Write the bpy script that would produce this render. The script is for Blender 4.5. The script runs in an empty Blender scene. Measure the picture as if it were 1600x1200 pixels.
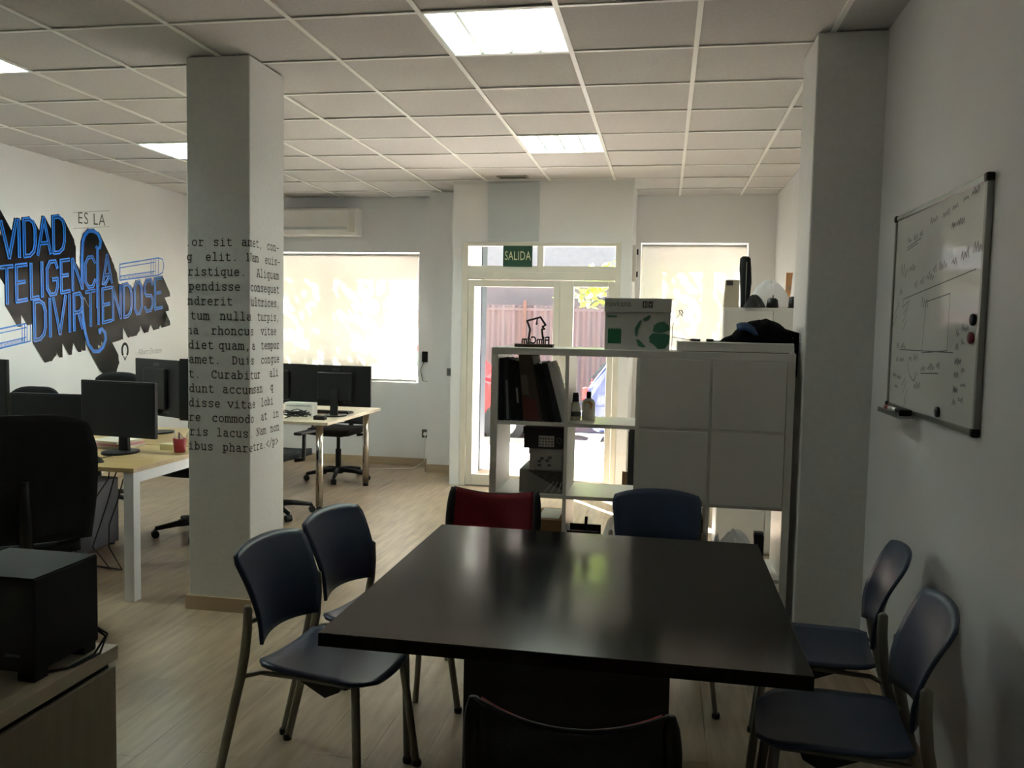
import bpy, bmesh, math, random
from mathutils import Vector, Matrix
random.seed(7)
SC = bpy.context.scene
COL = SC.collection
R = math.radians
PI = math.pi

# ------------------------------------------------------------------ camera
CAM_H = 1.555
F_PX, PITCH, YAW, ROLL = 1320.33, 0.0692024, 0.1776034, 0.0200458
fw = Vector((-math.sin(YAW) * math.cos(PITCH), math.cos(YAW) * math.cos(PITCH), -math.sin(PITCH)))
rt = Vector((math.cos(YAW), math.sin(YAW), 0))
up = rt.cross(fw)
rt2 = rt * math.cos(ROLL) + up * math.sin(ROLL)
up2 = -rt * math.sin(ROLL) + up * math.cos(ROLL)
cam = bpy.data.cameras.new('camera')
cam.sensor_fit = 'HORIZONTAL'; cam.sensor_width = 36.0; cam.lens = F_PX / 1600 * 36.0
cam.clip_start = 0.05; cam.clip_end = 200
camo = bpy.data.objects.new('camera', cam); COL.objects.link(camo)
M = Matrix((rt2, up2, -fw)).transposed().to_4x4(); M.translation = (0, 0, CAM_H)
camo.matrix_world = M
SC.camera = camo

# ------------------------------------------------------------------ light + view
SUN_DIR = Vector((0.46, -0.60, -0.65)).normalized()      # direction the sunlight travels
SUN_STRENGTH, SKY_STRENGTH = 34.0, 2.1
TUBE_NEAR, TUBE_FAR = 4.0, 34.0
sun = bpy.data.lights.new('sun', 'SUN'); sun.energy = SUN_STRENGTH; sun.angle = R(0.6); sun.color = (1.0, 0.985, 0.975)
suno = bpy.data.objects.new('sun', sun); COL.objects.link(suno)
suno.rotation_euler = SUN_DIR.to_track_quat('-Z', 'Y').to_euler(); suno.location = (-6, 14, 9)
W = bpy.data.worlds.new('world'); SC.world = W; W.use_nodes = True
wn = W.node_tree.nodes; bg = wn['Background']
sky = wn.new('ShaderNodeTexSky'); sky.sky_type = 'HOSEK_WILKIE'; sky.turbidity = 3.0; sky.ground_albedo = 0.35
sky.sun_direction = -SUN_DIR
W.node_tree.links.new(sky.outputs[0], bg.inputs[0]); bg.inputs[1].default_value = SKY_STRENGTH
vs = SC.view_settings
vs.view_transform = 'Standard'; vs.look = 'None'; vs.exposure = 1.78; vs.gamma = 1.0; vs.use_curve_mapping = False
cy = SC.cycles
cy.max_bounces = 10; cy.diffuse_bounces = 6; cy.glossy_bounces = 4; cy.transmission_bounces = 8; cy.transparent_max_bounces = 16
cy.caustics_reflective = False; cy.caustics_refractive = False; cy.sample_clamp_indirect = 8.0
cy.use_denoising = True

# ------------------------------------------------------------------ pixel helpers (a pixel gives a direction, the surface it touches the distance)
def ray(u, v):
    return fw + rt2 * ((u - 800) / F_PX) - up2 * ((v - 600) / F_PX)
def atz(u, v, z):
    d = ray(u, v); return Vector((0, 0, CAM_H)) + d * ((z - CAM_H) / d.z)
def aty(u, v, y):
    d = ray(u, v); return Vector((0, 0, CAM_H)) + d * (y / d.y)
def atx(u, v, x):
    d = ray(u, v); return Vector((0, 0, CAM_H)) + d * (x / d.x)

# ------------------------------------------------------------------ materials
def lin(c):
    c = c / 255.0
    return c / 12.92 if c <= 0.04045 else ((c + 0.055) / 1.055) ** 2.4
def rgb(r, g, b): return (lin(r), lin(g), lin(b), 1.0)
MATS = {}
def mat(name, col, rough=0.5, metal=0.0, var=0.06, scale=8.0, bump=0.0, stretch=(1, 1, 1), spec=0.5, coat=0.0, rnd=0.0, coords='Object'):
    if name in MATS: return MATS[name]
    m = bpy.data.materials.new(name); m.use_nodes = True
    nt = m.node_tree; n = nt.nodes; l = nt.links; b = n['Principled BSDF']
    b.inputs['Roughness'].default_value = rough; b.inputs['Metallic'].default_value = metal
    b.inputs['Specular IOR Level'].default_value = spec; b.inputs['Coat Weight'].default_value = coat
    tc = n.new('ShaderNodeTexCoord'); mp = n.new('ShaderNodeMapping'); mp.inputs['Scale'].default_value = stretch
    l.new(tc.outputs[coords], mp.inputs[0])
    nz = n.new('ShaderNodeTexNoise'); nz.inputs['Scale'].default_value = scale; nz.inputs['Detail'].default_value = 5
    l.new(mp.outputs[0], nz.inputs['Vector'])
    rp = n.new('ShaderNodeValToRGB'); c = rgb(*col)
    rp.color_ramp.elements[0].position = 0.3; rp.color_ramp.elements[1].position = 0.7
    rp.color_ramp.elements[0].color = tuple(x * (1 - var) for x in c[:3]) + (1,)
    rp.color_ramp.elements[1].color = tuple(min(1, x * (1 + var)) for x in c[:3]) + (1,)
    l.new(nz.outputs[0], rp.inputs[0])
    out = rp.outputs[0]
    if rnd:
        oi = n.new('ShaderNodeObjectInfo'); hs = n.new('ShaderNodeHueSaturation')
        ma = n.new('ShaderNodeMapRange'); ma.inputs[3].default_value = 1 - rnd; ma.inputs[4].default_value = 1 + rnd
        l.new(oi.outputs['Random'], ma.inputs[0]); l.new(ma.outputs[0], hs.inputs['Value']); l.new(out, hs.inputs['Color']); out = hs.outputs[0]
    l.new(out, b.inputs['Base Color'])
    if bump:
        bp = n.new('ShaderNodeBump'); bp.inputs['Strength'].default_value = bump; bp.inputs['Distance'].default_value = 0.01
        l.new(nz.outputs[0], bp.inputs['Height']); l.new(bp.outputs[0], b.inputs['Normal'])
    MATS[name] = m
    return m
def emit(name, col, s):
    if name in MATS: return MATS[name]
    m = bpy.data.materials.new(name); m.use_nodes = True; n = m.node_tree.nodes
    b = n['Principled BSDF']; b.inputs['Base Color'].default_value = (0.8, 0.8, 0.8, 1)
    b.inputs['Emission Color'].default_value = rgb(*col); b.inputs['Emission Strength'].default_value = s
    MATS[name] = m; return m
def glass(name, refl=0.07, tint=(1, 1, 1)):
    m = bpy.data.materials.new(name); m.use_nodes = True; nt = m.node_tree; n = nt.nodes; n.remove(n['Principled BSDF'])
    t = n.new('ShaderNodeBsdfTransparent'); t.inputs[0].default_value = (*tint, 1)
    g = n.new('ShaderNodeBsdfGlossy'); g.inputs['Roughness'].default_value = 0.02
    fr = n.new('ShaderNodeLayerWeight'); fr.inputs[0].default_value = 0.5
    pw = n.new('ShaderNodeMath'); pw.operation = 'POWER'; pw.inputs[1].default_value = 5; nt.links.new(fr.outputs['Facing'], pw.inputs[0])
    ad = n.new('ShaderNodeMath'); ad.operation = 'MULTIPLY_ADD'; ad.inputs[1].default_value = 1 - refl; ad.inputs[2].default_value = refl * .5; nt.links.new(pw.outputs[0], ad.inputs[0])
    mx = n.new('ShaderNodeMixShader'); nt.links.new(ad.outputs[0], mx.inputs[0])
    nt.links.new(t.outputs[0], mx.inputs[1]); nt.links.new(g.outputs[0], mx.inputs[2])
    nt.links.new(mx.outputs[0], n['Material Output'].inputs[0]); MATS[name] = m; return m
def translucent(name, col, trans=0.6, clear=0.0, rough=0.4):
    m = bpy.data.materials.new(name); m.use_nodes = True; nt = m.node_tree; n = nt.nodes; n.remove(n['Principled BSDF'])
    tc = n.new('ShaderNodeTexCoord'); nz = n.new('ShaderNodeTexNoise'); nz.inputs['Scale'].default_value = 30
    nt.links.new(tc.outputs['Object'], nz.inputs['Vector'])
    rp = n.new('ShaderNodeValToRGB'); c = rgb(*col)
    rp.color_ramp.elements[0].color = tuple(x * .96 for x in c[:3]) + (1,); rp.color_ramp.elements[1].color = c
    nt.links.new(nz.outputs[0], rp.inputs[0])
    d = n.new('ShaderNodeBsdfDiffuse'); t = n.new('ShaderNodeBsdfTranslucent')
    nt.links.new(rp.outputs[0], d.inputs[0]); nt.links.new(rp.outputs[0], t.inputs[0])
    mx = n.new('ShaderNodeMixShader'); mx.inputs[0].default_value = trans
    nt.links.new(d.outputs[0], mx.inputs[1]); nt.links.new(t.outputs[0], mx.inputs[2]); out = mx
    if clear:
        tr = n.new('ShaderNodeBsdfTransparent'); m2 = n.new('ShaderNodeMixShader'); m2.inputs[0].default_value = clear
        nt.links.new(out.outputs[0], m2.inputs[1]); nt.links.new(tr.outputs[0], m2.inputs[2]); out = m2
    nt.links.new(out.outputs[0], n['Material Output'].inputs[0]); MATS[name] = m; return m

wall_m = mat('wall_paint', (234, 235, 236), 0.55, var=0.02, scale=3, bump=0.05)
pillar_m = mat('rough_paint', (228, 229, 227), 0.7, var=0.03, scale=40, bump=0.12)
ceil_m = mat('mineral_tile', (205, 202, 200), 0.85, var=0.05, scale=55, bump=0.15, rnd=0.03)
tbar_m = mat('tee_bar_white', (244, 243, 238), 0.4, var=0.01)
plank_m = mat('laminate_plank', (150, 132, 110), 0.36, var=0.22, scale=3.0, bump=0.02, stretch=(9, 1.1, 1), rnd=0.07)
under_m = mat('underlay', (96, 84, 70), 0.8)
base_m = mat('baseboard_laminate', (186, 166, 138), 0.45, var=0.08, scale=6, stretch=(1, 1, 4))
alu_m = mat('cream_aluminium', (222, 218, 206), 0.38, var=0.02)
white_m = mat('white_laminate', (232, 230, 224), 0.3, var=0.015)
wenge_m = mat('wenge_laminate', (28, 24, 22), 0.135, var=0.18, scale=6, stretch=(14, 1, 1), bump=0.01, spec=0.2)
black_m = mat('black_plastic', (17, 17, 18), 0.48, var=0.08, spec=0.35)
blackmat_m = mat('black_matt', (14, 14, 15), 0.65, var=0.1, scale=20)
fabric_m = mat('black_fabric', (20, 21, 23), 0.9, var=0.2, scale=120, bump=0.2)
blue_m = mat('slate_blue_plastic', (44, 58, 84), 0.38, var=0.05, scale=30, bump=0.02)
steel_m = mat('painted_steel_tube', (140, 136, 124), 0.36, metal=0.35, var=0.05)
chrome_m = mat('brushed_chrome', (190, 184, 174), 0.2, metal=1.0, var=0.04)
silver_m = mat('anodised_silver', (150, 150, 146), 0.35, metal=0.8, var=0.03)
red_m = mat('red_mesh_fabric', (118, 18, 27), 0.85, var=0.25, scale=160, bump=0.2)
oak_m = mat('oak_laminate', (178, 152, 104), 0.4, var=0.1, scale=5, stretch=(1, 10, 1))
beech_m = mat('pale_beech_laminate', (206, 192, 168), 0.42, var=0.08, scale=5, stretch=(8, 1, 1))
cabside_m = mat('taupe_laminate', (158, 146, 126), 0.5, var=0.07, scale=5, stretch=(1, 8, 1))
screen_m = mat('monitor_screen', (12, 13, 15), 0.3, var=0.02, spec=0.3)
board_m = mat('whiteboard_enamel', (222, 224, 220), 0.09, var=0.01)
ink_m = mat('marker_ink', (84, 86, 90), 0.6)
greyprint_m = mat('grey_print', (98, 98, 92), 0.7)
typeprint_m = mat('typewriter_print', (66, 64, 58), 0.7, var=0.15, scale=30)
palegrey_m = mat('pale_grey_print', (166, 168, 170), 0.6)
mblack_m = mat('mural_black_vinyl', (14, 14, 15), 0.16, var=0.05, spec=0.14)
mblue_m = mat('mural_blue_vinyl', (26, 110, 206), 0.24, var=0.03)
green_m = mat('exit_green', (22, 72, 52), 0.5)
cream_m = mat('exit_cream', (226, 222, 180), 0.5)
card_m = mat('brown_cardboard', (150, 118, 84), 0.8, var=0.08, scale=10)
glass_m = glass('clear_glass')
blind_m = translucent('roller_blind_fabric', (246, 244, 240), 0.58)
bag_m = translucent('white_plastic_film', (236, 238, 240), 0.45, 0.15)
clearbag_m = translucent('clear_plastic_film', (232, 234, 236), 0.4, 0.4)

# ------------------------------------------------------------------ mesh builder
class MB:
    def __init__(s): s.v = []; s.f = []
    def add(s, vs, fs):
        o = len(s.v); s.v += [tuple(v) for v in vs]; s.f += [tuple(i + o for i in f) for f in fs]; return s
    def hexa(s, p):        # 8 points: bottom 4 ccw, top 4 ccw
        return s.add(p, [(3, 2, 1, 0), (4, 5, 6, 7), (0, 1, 5, 4), (1, 2, 6, 5), (2, 3, 7, 6), (3, 0, 4, 7)])
    def box(s, x0, x1, y0, y1, z0, z1):
        return s.hexa([(x0, y0, z0), (x1, y0, z0), (x1, y1, z0), (x0, y1, z0), (x0, y0, z1), (x1, y0, z1), (x1, y1, z1), (x0, y1, z1)])
    def obox(s, c, size, m=None):
        m = m or Matrix.Identity(3); c = Vector(c); a, b, d = (x / 2 for x in size)
        return s.hexa([c + m @ Vector(q) for q in [(-a, -b, -d), (a, -b, -d), (a, b, -d), (-a, b, -d), (-a, -b, d), (a, -b, d), (a, b, d), (-a, b, d)]])
    def tube(s, pts, r, n=10, rb=None, cap=True, flat=None):
        pts = [Vector(p) for p in pts]; k = len(pts)
        rr = r if isinstance(r, (list, tuple)) else [r] * k
        ref = Vector((0, 0, 1)); rings = []; prev = None
        for i, p in enumerate(pts):
            t = (pts[min(i + 1, k - 1)] - pts[max(i - 1, 0)]).normalized()
            if flat is not None: a = (Vector(flat) - t * t.dot(Vector(flat)))
            elif prev is None:
                a = t.cross(ref); a = a if a.length > .05 else t.cross(Vector((1, 0, 0)))
            else: a = prev - t * t.dot(prev)
            a.normalize(); prev = a; b = t.cross(a)
            q = rb if rb else 1.0
            rings.append([p + a * (rr[i] * math.cos(2 * PI * j / n)) + b * (rr[i] * q * math.sin(2 * PI * j / n)) for j in range(n)])
        vs = [v for g in rings for v in g]
        fs = [(i * n + j, i * n + (j + 1) % n, (i + 1) * n + (j + 1) % n, (i + 1) * n + j) for i in range(k - 1) for j in range(n)]
        if cap: fs += [tuple(range(n - 1, -1, -1)), tuple((k - 1) * n + j for j in range(n))]
        return s.add(vs, fs)
    def lathe(s, prof, c=(0, 0, 0), n=20):
        c = Vector(c); vs = []; k = len(prof)
        for r, z in prof: vs += [c + Vector((r * math.cos(2 * PI * j / n), r * math.sin(2 * PI * j / n), z)) for j in range(n)]
        fs = [(i * n + j, i * n + (j + 1) % n, (i + 1) * n + (j + 1) % n, (i + 1) * n + j) for i in range(k - 1) for j in range(n)]
        fs += [tuple(range(n - 1, -1, -1)), tuple((k - 1) * n + j for j in range(n))]
        return s.add(vs, fs)
    def prism(s, poly, f, d0, d1):      # poly 2d, f(a,b,d)->3d
        n = len(poly); vs = [f(a, b, d0) for a, b in poly] + [f(a, b, d1) for a, b in poly]
        fs = [tuple(range(n - 1, -1, -1)), tuple(range(n, 2 * n))] + [(i, (i + 1) % n, n + (i + 1) % n, n + i) for i in range(n)]
        return s.add(vs, fs)
    def sheet(s, g, th, nrm=None):       # grid of points g[i][j] thickened along local normals (or nrm)
        ni, nj = len(g), len(g[0]); g = [[Vector(p) for p in r] for r in g]; top = []; bot = []
        for i in range(ni):
            for j in range(nj):
                a = g[min(i + 1, ni - 1)][j] - g[max(i - 1, 0)][j]; b = g[i][min(j + 1, nj - 1)] - g[i][max(j - 1, 0)]
                n = Vector(nrm) if nrm else a.cross(b)
                n = n.normalized() if n.length > 1e-9 else Vector((0, 0, 1))
                top.append(g[i][j] + n * th / 2); bot.append(g[i][j] - n * th / 2)
        N = ni * nj; fs = []
        for i in range(ni - 1):
            for j in range(nj - 1):
                q = (i * nj + j, (i + 1) * nj + j, (i + 1) * nj + j + 1, i * nj + j + 1)
                fs.append(q); fs.append(tuple(x + N for x in reversed(q)))
        rim = [(i, 0) for i in range(ni)] + [(ni - 1, j) for j in range(1, nj)] + [(i, nj - 1) for i in range(ni - 2, -1, -1)] + [(0, j) for j in range(nj - 2, 0, -1)]
        rim = [a * nj + b for a, b in rim]
        for k in range(len(rim)):
            a, b = rim[k], rim[(k + 1) % len(rim)]; fs.append((b, a, a + N, b + N))
        return s.add(top + bot, fs)
    def ribbon(s, pts, w, f, d=0.0):     # flat stroke in 2d mapped by f(a,b,d)
        for k in range(len(pts) - 1):
            a = Vector(pts[k]); b = Vector(pts[k + 1]); t = (b - a)
            if t.length < 1e-9: continue
            t.normalize(); nn = Vector((-t.y, t.x)) * w / 2; a2 = a - t * w * .3; b2 = b + t * w * .3
            e = d + (k % 6) * 4e-5
            s.add([f(*(a2 - nn), e), f(*(b2 - nn), e), f(*(b2 + nn), e), f(*(a2 + nn), e)], [(0, 1, 2, 3)])
        return s
    def build(s, name, m, parent=None, smooth=False, bevel=0.0, seg=2, subd=0):
        me = bpy.data.meshes.new(name); me.from_pydata(s.v, [], s.f); me.validate(); me.update()
        bm = bmesh.new(); bm.from_mesh(me); bmesh.ops.recalc_face_normals(bm, faces=bm.faces); bm.to_mesh(me); bm.free()
        if smooth:
            for p in me.polygons: p.use_smooth = True
        me.materials.append(m)
        o = bpy.data.objects.new(name, me); COL.objects.link(o)
        if parent: o.parent = parent
        if bevel:
            b = o.modifiers.new('bevel', 'BEVEL'); b.width = bevel; b.segments = seg; b.limit_method = 'ANGLE'; b.angle_limit = R(40)
        if subd:
            b = o.modifiers.new('subd', 'SUBSURF'); b.levels = subd; b.render_levels = subd
        return o
def tag(o, label=None, cat=None, group=None, kind=None):
    if label: o['label'] = label
    if cat: o['category'] = cat
    if group: o['group'] = group
    if kind: o['kind'] = kind
    return o
def thing(name, label, cat, loc=(0, 0, 0), rz=0.0, group=None):
    o = bpy.data.objects.new(name, None); COL.objects.link(o); o.empty_display_size = 0.05
    o.location = loc; o.rotation_euler = (0, 0, rz)
    return tag(o, label, cat, group)
def copy_tree(o, parent=None):
    c = o.copy(); COL.objects.link(c); c.parent = parent
    for ch in list(o.children): copy_tree(ch, c)
    return c
def struct(o): o['kind'] = 'structure'; return o
def bx(name, m, parent, *a, bevel=0.0): return MB().box(*a).build(name, m, parent, bevel=bevel)

def text_mesh(name, txt, size, m, parent, f, extrude=0.0, shear=0.0, align='CENTER', mirror=False, spacing=1.0, bold=0.0):
    """built-in font lettering turned into a mesh; f maps (a, b, depth) to 3d"""
    cu = bpy.data.curves.new(name, 'FONT'); cu.body = txt; cu.size = size; cu.align_x = align; cu.align_y = 'CENTER'
    cu.extrude = extrude; cu.shear = shear; cu.space_character = spacing; cu.resolution_u = 3; cu.offset = bold
    o = bpy.data.objects.new(name, cu); COL.objects.link(o)
    dg = bpy.context.evaluated_depsgraph_get(); me = bpy.data.meshes.new_from_object(o.evaluated_get(dg))
    bpy.data.objects.remove(o); bpy.data.curves.remove(cu)
    for v in me.vertices:
        a, b, d = v.co; v.co = f(-a if mirror else a, b, d)
    me.materials.clear(); me.materials.append(m); me.name = name
    o = bpy.data.objects.new(name, me); COL.objects.link(o)
    if parent: o.parent = parent
    return o

def arc(cx, cy, rx, ry, a0, a1, n=10):
    return [(cx + rx * math.cos(R(a0 + (a1 - a0) * i / n)), cy + ry * math.sin(R(a0 + (a1 - a0) * i / n))) for i in range(n + 1)]
# ================================================================== SETTING
CEIL = 2.902
XL, XR, XR2, YB, YR = -5.2, 0.94, 1.06, 8.85, -2.2     # left wall, right wall (near / beyond the pillar), far wall, rear wall
BAY0, BAY1, YD = -2.02, -0.32, 7.9                     # recessed entrance

# floor: underlay and laminate planks running towards the door
floor = struct(MB().box(XL - .1, XR2 + .1, YR - .1, YB + .05, -.14, -.012).build('floor', under_m))
PW, PL = 0.2, 1.3
ncol = int((XR2 - XL) / PW) + 1
for i in range(ncol):
    x0 = XL + i * PW; x1 = min(x0 + PW, XR2)
    y = -0.6 - ((i * 0.47) % 1.0) * PL
    while y < YB:
        a, b = max(y, -0.6), min(y + PL, YB)
        if b - a > .05: MB().box(x0 + .0006, x1 - .0006, a + .0006, b - .0006, -.012, 0).build('plank', plank_m, floor)
        y += PL
bx('rear_floor_board', plank_m, floor, XL, XR2, YR, -0.6, -.012, 0)

# ceiling: slab, lay-in tiles, tee bars
ceiling = struct(MB().box(XL - .1, XR2 + .1, YR - .1, YB + .1, CEIL + .15, CEIL + .25).build('ceiling', ceil_m))
GX, GY = -1.69676, 3.64152
xs = [GX + .6 * k for k in range(-7, 6)]
ys = [GY + .6 * k for k in range(-11, 10)]
LIGHTS = {(1, 0), (1, 4), (-4, 0), (-4, 4)}
for i in range(-6, 5):
    for j in range(-10, 9):
        x0, y0 = GX + .6 * i, GY + .6 * j
        if (i, j) in LIGHTS: continue
        a, b, c, d = max(x0, XL), min(x0 + .6, XR2), max(y0, YR), min(y0 + .6, YB)
        if b - a < .03 or d - c < .03 or d < -.3: continue
        dz = random.uniform(0, .004)
        MB().box(a + .002, b - .002, c + .002, d - .002, CEIL + .006 + dz, CEIL + .02 + dz).build('ceiling_tile', ceil_m, ceiling)
for i in range(-5, 5):
    x = GX + .6 * i
    if XL < x < XR2: MB().box(x - .012, x + .012, YR, YB, CEIL - .001, CEIL + .006).box(x - .002, x + .002, YR, YB, CEIL + .006, CEIL + .04).build('main_tee_bar', tbar_m, ceiling)
for j in range(-9, 9):
    y = GY + .6 * j
    if YR < y < YB: MB().box(XL, XR2, y - .010, y + .010, CEIL, CEIL + .005).build('cross_tee_bar', tbar_m, ceiling)

# walls
wl = struct(MB().box(XL - .15, XL, YR - .1, YB + .3, -.14, CEIL + .15).build('wall_left', wall_m))
wr = struct(MB().box(XR, XR + .35, YR - .1, 4.3, -.14, CEIL + .15).box(XR2, XR + .35, 4.3, YB + .3, -.14, CEIL + .15).build('wall_right', wall_m))
wre = struct(MB().box(XL - .15, XR + .35, YR - .15, YR, -.14, CEIL + .15).build('wall_rear', wall_m))
WZ0, WZ1 = 0.90, 2.32          # left window opening
WX0, WX1 = -5.02, -2.63  # hidden left end stretched to throw more light on the left wall
VX0, VX1, VZ0, VZ1 = -0.27, 0.80, 0.95, 2.43    # right window opening
TH = .26
b = MB()
b.box(XL, WX0, YB, YB + TH, -.14, CEIL + .15).box(WX1, BAY0, YB, YB + TH, -.14, CEIL + .15)
b.box(WX0, WX1, YB, YB + TH, -.14, WZ0).box(WX0, WX1, YB, YB + TH, WZ1, CEIL + .15)
b.box(VX1, XR2, YB, YB + TH, -.14, CEIL + .15).box(BAY1, VX0, YB, YB + TH, -.14, CEIL + .15)
b.box(VX0, VX1, YB, YB + TH, -.14, VZ0).box(VX0, VX1, YB, YB + TH, VZ1, CEIL + .15)
wb = struct(b.build('wall_back', wall_m))
b = MB()
b.box(BAY0, BAY0 + .10, YD, 8.96, -.14, CEIL + .15).box(BAY1 - .10, BAY1, YD, 8.96, -.14, CEIL + .15)
b.box(BAY0 + .1, BAY1 - .1, YD, YD + .1, 2.335, CEIL + .15).box(BAY0 + .1, BAY1 - .1, YD + .1, YB + TH, 2.75, CEIL + .15)
wbay = struct(b.build('wall_entrance', wall_m))
tag(wbay, 'white plastered entrance recess around the glazed street door')
bx('cable_cover_board', mat('pale_blue_board', (196, 204, 208), .5, var=.02), wbay, -1.675, -1.19, YD - .02, YD, 2.345, 2.885, bevel=.003)
bx('jamb_post', mat('grey_jamb', (46, 50, 58), .6), wbay, BAY0 + .1, BAY0 + .115, 8.74, 8.965, -.03, 2.75)
wcol = struct(MB().box(-2.42, BAY0, 8.5, YB, -.0, CEIL).build('wall_pier', wall_m))

# free-standing column with typewriter lettering, and the pillar on the right wall
CX0, CX1, CY0, CY1 = -2.478, -2.125, 4.09, 4.49
column = struct(MB().box(CX0, CX1, CY0, CY1, 0, CEIL).build('column', pillar_m, bevel=.006))
tag(column, 'square white column with lines of typewriter lettering printed on it')
pillar = struct(MB().box(.637, XR + .02, 4.09, 4.49, 0, CEIL).build('pillar', pillar_m, bevel=.008))
tag(pillar, 'plain rough white pillar against the right wall beside the shelving')
b = MB(); q = aty(1327, 606, 4.088)
b.prism([(-.018, 0), (0, -.02), (.018, 0), (0, .014)], lambda a, c, d: (q.x + a, 4.09 - d, q.z + c), 0, .004)
b.build('plaster_mark', pillar_m, pillar)

# baseboards
struct(MB().box(XL, -2.42, YB - .014, YB, 0, .085).box(XL, XL + .014, 3.0, YB, 0, .085).build('baseboard_back', base_m))
struct(MB().box(-2.434, BAY0, 8.486, 8.5, 0, .085).box(-2.434, -2.42, 8.486, YB - .015, 0, .085).build('baseboard_pier', base_m))
struct(MB().box(CX0 - .015, CX1 + .015, CY0 - .015, CY0, 0, .075).box(CX0 - .015, CX0, CY0, CY1, 0, .075).box(CX1, CX1 + .015, CY0, CY1, 0, .075).box(CX0 - .015, CX1 + .015, CY1, CY1 + .015, 0, .075).build('baseboard_column', base_m))
struct(MB().box(XR - .014, XR, 0.2, 4.09, 0, .085).build('baseboard_right', base_m))

# typewriter glyphs (slab-serif strokes in a 0.6-wide cell)
E_ = lambda cx, cy, rx, ry: arc(cx, cy, rx, ry, 0, 360, 14)
GL = {
 'o': [E_(.3, .215, .2, .215)],
 'a': [[(.13, .36), (.2, .43), (.34, .43), (.42, .36), (.42, .03), (.46, 0), (.54, 0)], [(.42, .26), (.25, .26), (.12, .18), (.12, .08), (.2, 0), (.3, 0), (.42, .09)]],
 'r': [[(.1, .43), (.2, .43), (.2, 0)], [(.08, 0), (.42, 0)], [(.2, .3), (.3, .41), (.42, .43), (.5, .38)]],
 's': [[(.47, .43), (.47, .33)], [(.46, .35), (.4, .42), (.3, .43), (.18, .41), (.14, .33), (.2, .25), (.4, .2), (.47, .11), (.42, .02), (.3, 0), (.17, .02), (.13, .1)]],
 'i': [[(.16, .43), (.3, .43), (.3, 0)], [(.1, 0), (.5, 0)], [(.28, .58), (.32, .58)]],
 't': [[(.22, .56), (.22, .08), (.3, 0), (.42, 0), (.5, .04)], [(.1, .43), (.46, .43)]],
 'e': [[(.12, .22), (.48, .22), (.46, .33), (.38, .42), (.28, .43), (.17, .38), (.12, .25), (.13, .12), (.2, .02), (.32, -.01), (.47, .05)]],
 'l': [[(.15, .62), (.3, .62), (.3, 0)], [(.1, 0), (.5, 0)]],
 'm': [[(.02, .43), (.08, .43), (.08, 0)], [(.08, .35), (.15, .42), (.24, .42), (.3, .35), (.3, 0)], [(.3, .35), (.37, .42), (.46, .42), (.52, .35), (.52, 0)], [(.02, 0), (.15, 0)], [(.26, 0), (.36, 0)], [(.47, 0), (.59, 0)]],
 'n': [[(.05, .43), (.14, .43), (.14, 0)], [(.14, .32), (.24, .42), (.35, .43), (.44, .36), (.44, 0)], [(.04, 0), (.24, 0)], [(.35, 0), (.54, 0)]],
 'u': [[(.05, .43), (.13, .43), (.13, .1), (.2, 0), (.32, 0), (.44, .08)], [(.36, .43), (.44, .43), (.44, 0), (.54, 0)]],
 'g': [E_(.28, .22, .17, .21), [(.54, .43), (.45, .43), (.45, -.08), (.38, -.17), (.18, -.17)]],
 'q': [E_(.28, .22, .17, .21), [(.54, .43), (.45, .43), (.45, -.17)], [(.33, -.17), (.55, -.17)]],
 'p': [[(.05, .43), (.14, .43), (.14, -.17)], [(.04, -.17), (.3, -.17)], E_(.31, .22, .17, .21)],
 'd': [E_(.28, .215, .17, .21), [(.34, .62), (.45, .62), (.45, 0), (.55, 0)]],
 'b': [[(.04, .62), (.14, .62), (.14, 0), (.04, 0)], E_(.31, .215, .17, .21)],
 'h': [[(.05, .62), (.14, .62), (.14, 0)], [(.14, .32), (.24, .42), (.35, .43), (.44, .36), (.44, 0)], [(.04, 0), (.24, 0)], [(.35, 0), (.54, 0)]],
 'c': [[(.47, .43), (.47, .32)], [(.47, .35), (.4, .42), (.29, .43), (.17, .38), (.11, .22), (.15, .07), (.27, 0), (.38, 0), (.5, .06)]],
 'v': [[(.08, .43), (.3, 0), (.52, .43)], [(0, .43), (.2, .43)], [(.4, .43), (.6, .43)]],
 'N': [[(.02, .57), (.12, .57), (.48, 0), (.48, .57)], [(.12, .57), (.12, 0)], [(.02, 0), (.22, 0)], [(.38, .57), (.58, .57)]],
 'A': [[(.06, 0), (.27, .57), (.34, .57), (.55, 0)], [(.15, .2), (.45, .2)], [(.15, .57), (.3, .57)], [(0, 0), (.2, 0)], [(.4, 0), (.6, 0)]],
 'D': [[(.06, .57), (.3, .57), (.46, .48), (.5, .3), (.46, .1), (.3, 0), (.06, 0)], [(.14, 0), (.14, .57)]],
 'C': [[(.49, .57), (.49, .4)], [(.48, .46), (.4, .56), (.28, .57), (.15, .48), (.09, .28), (.15, .1), (.28, 0), (.4, 0), (.51, .1)]],
 '.': [[(.27, .02), (.33, .02)]], ',': [[(.32, .06), (.24, -.12)]], '-': [[(.12, .25), (.48, .25)]],
 '<': [[(.5, .5), (.1, .25), (.5, 0)]], '>': [[(.1, .5), (.5, .25), (.1, 0)]], '/': [[(.08, -.08), (.52, .64)]],
}
EM, ADV = 0.0635, 0.0372
FW = CX1 - CX0
def strip(a, z, d=0.0):      # unrolled strip: front face, then the right-hand face
    return (CX0 + a, CY0 - .0012 - d, z) if a <= FW else (CX1 + .0012 + d, CY0 + (a - FW), z)
def fs(px): return (px - 42) / (360 - 42) * FW
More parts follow.
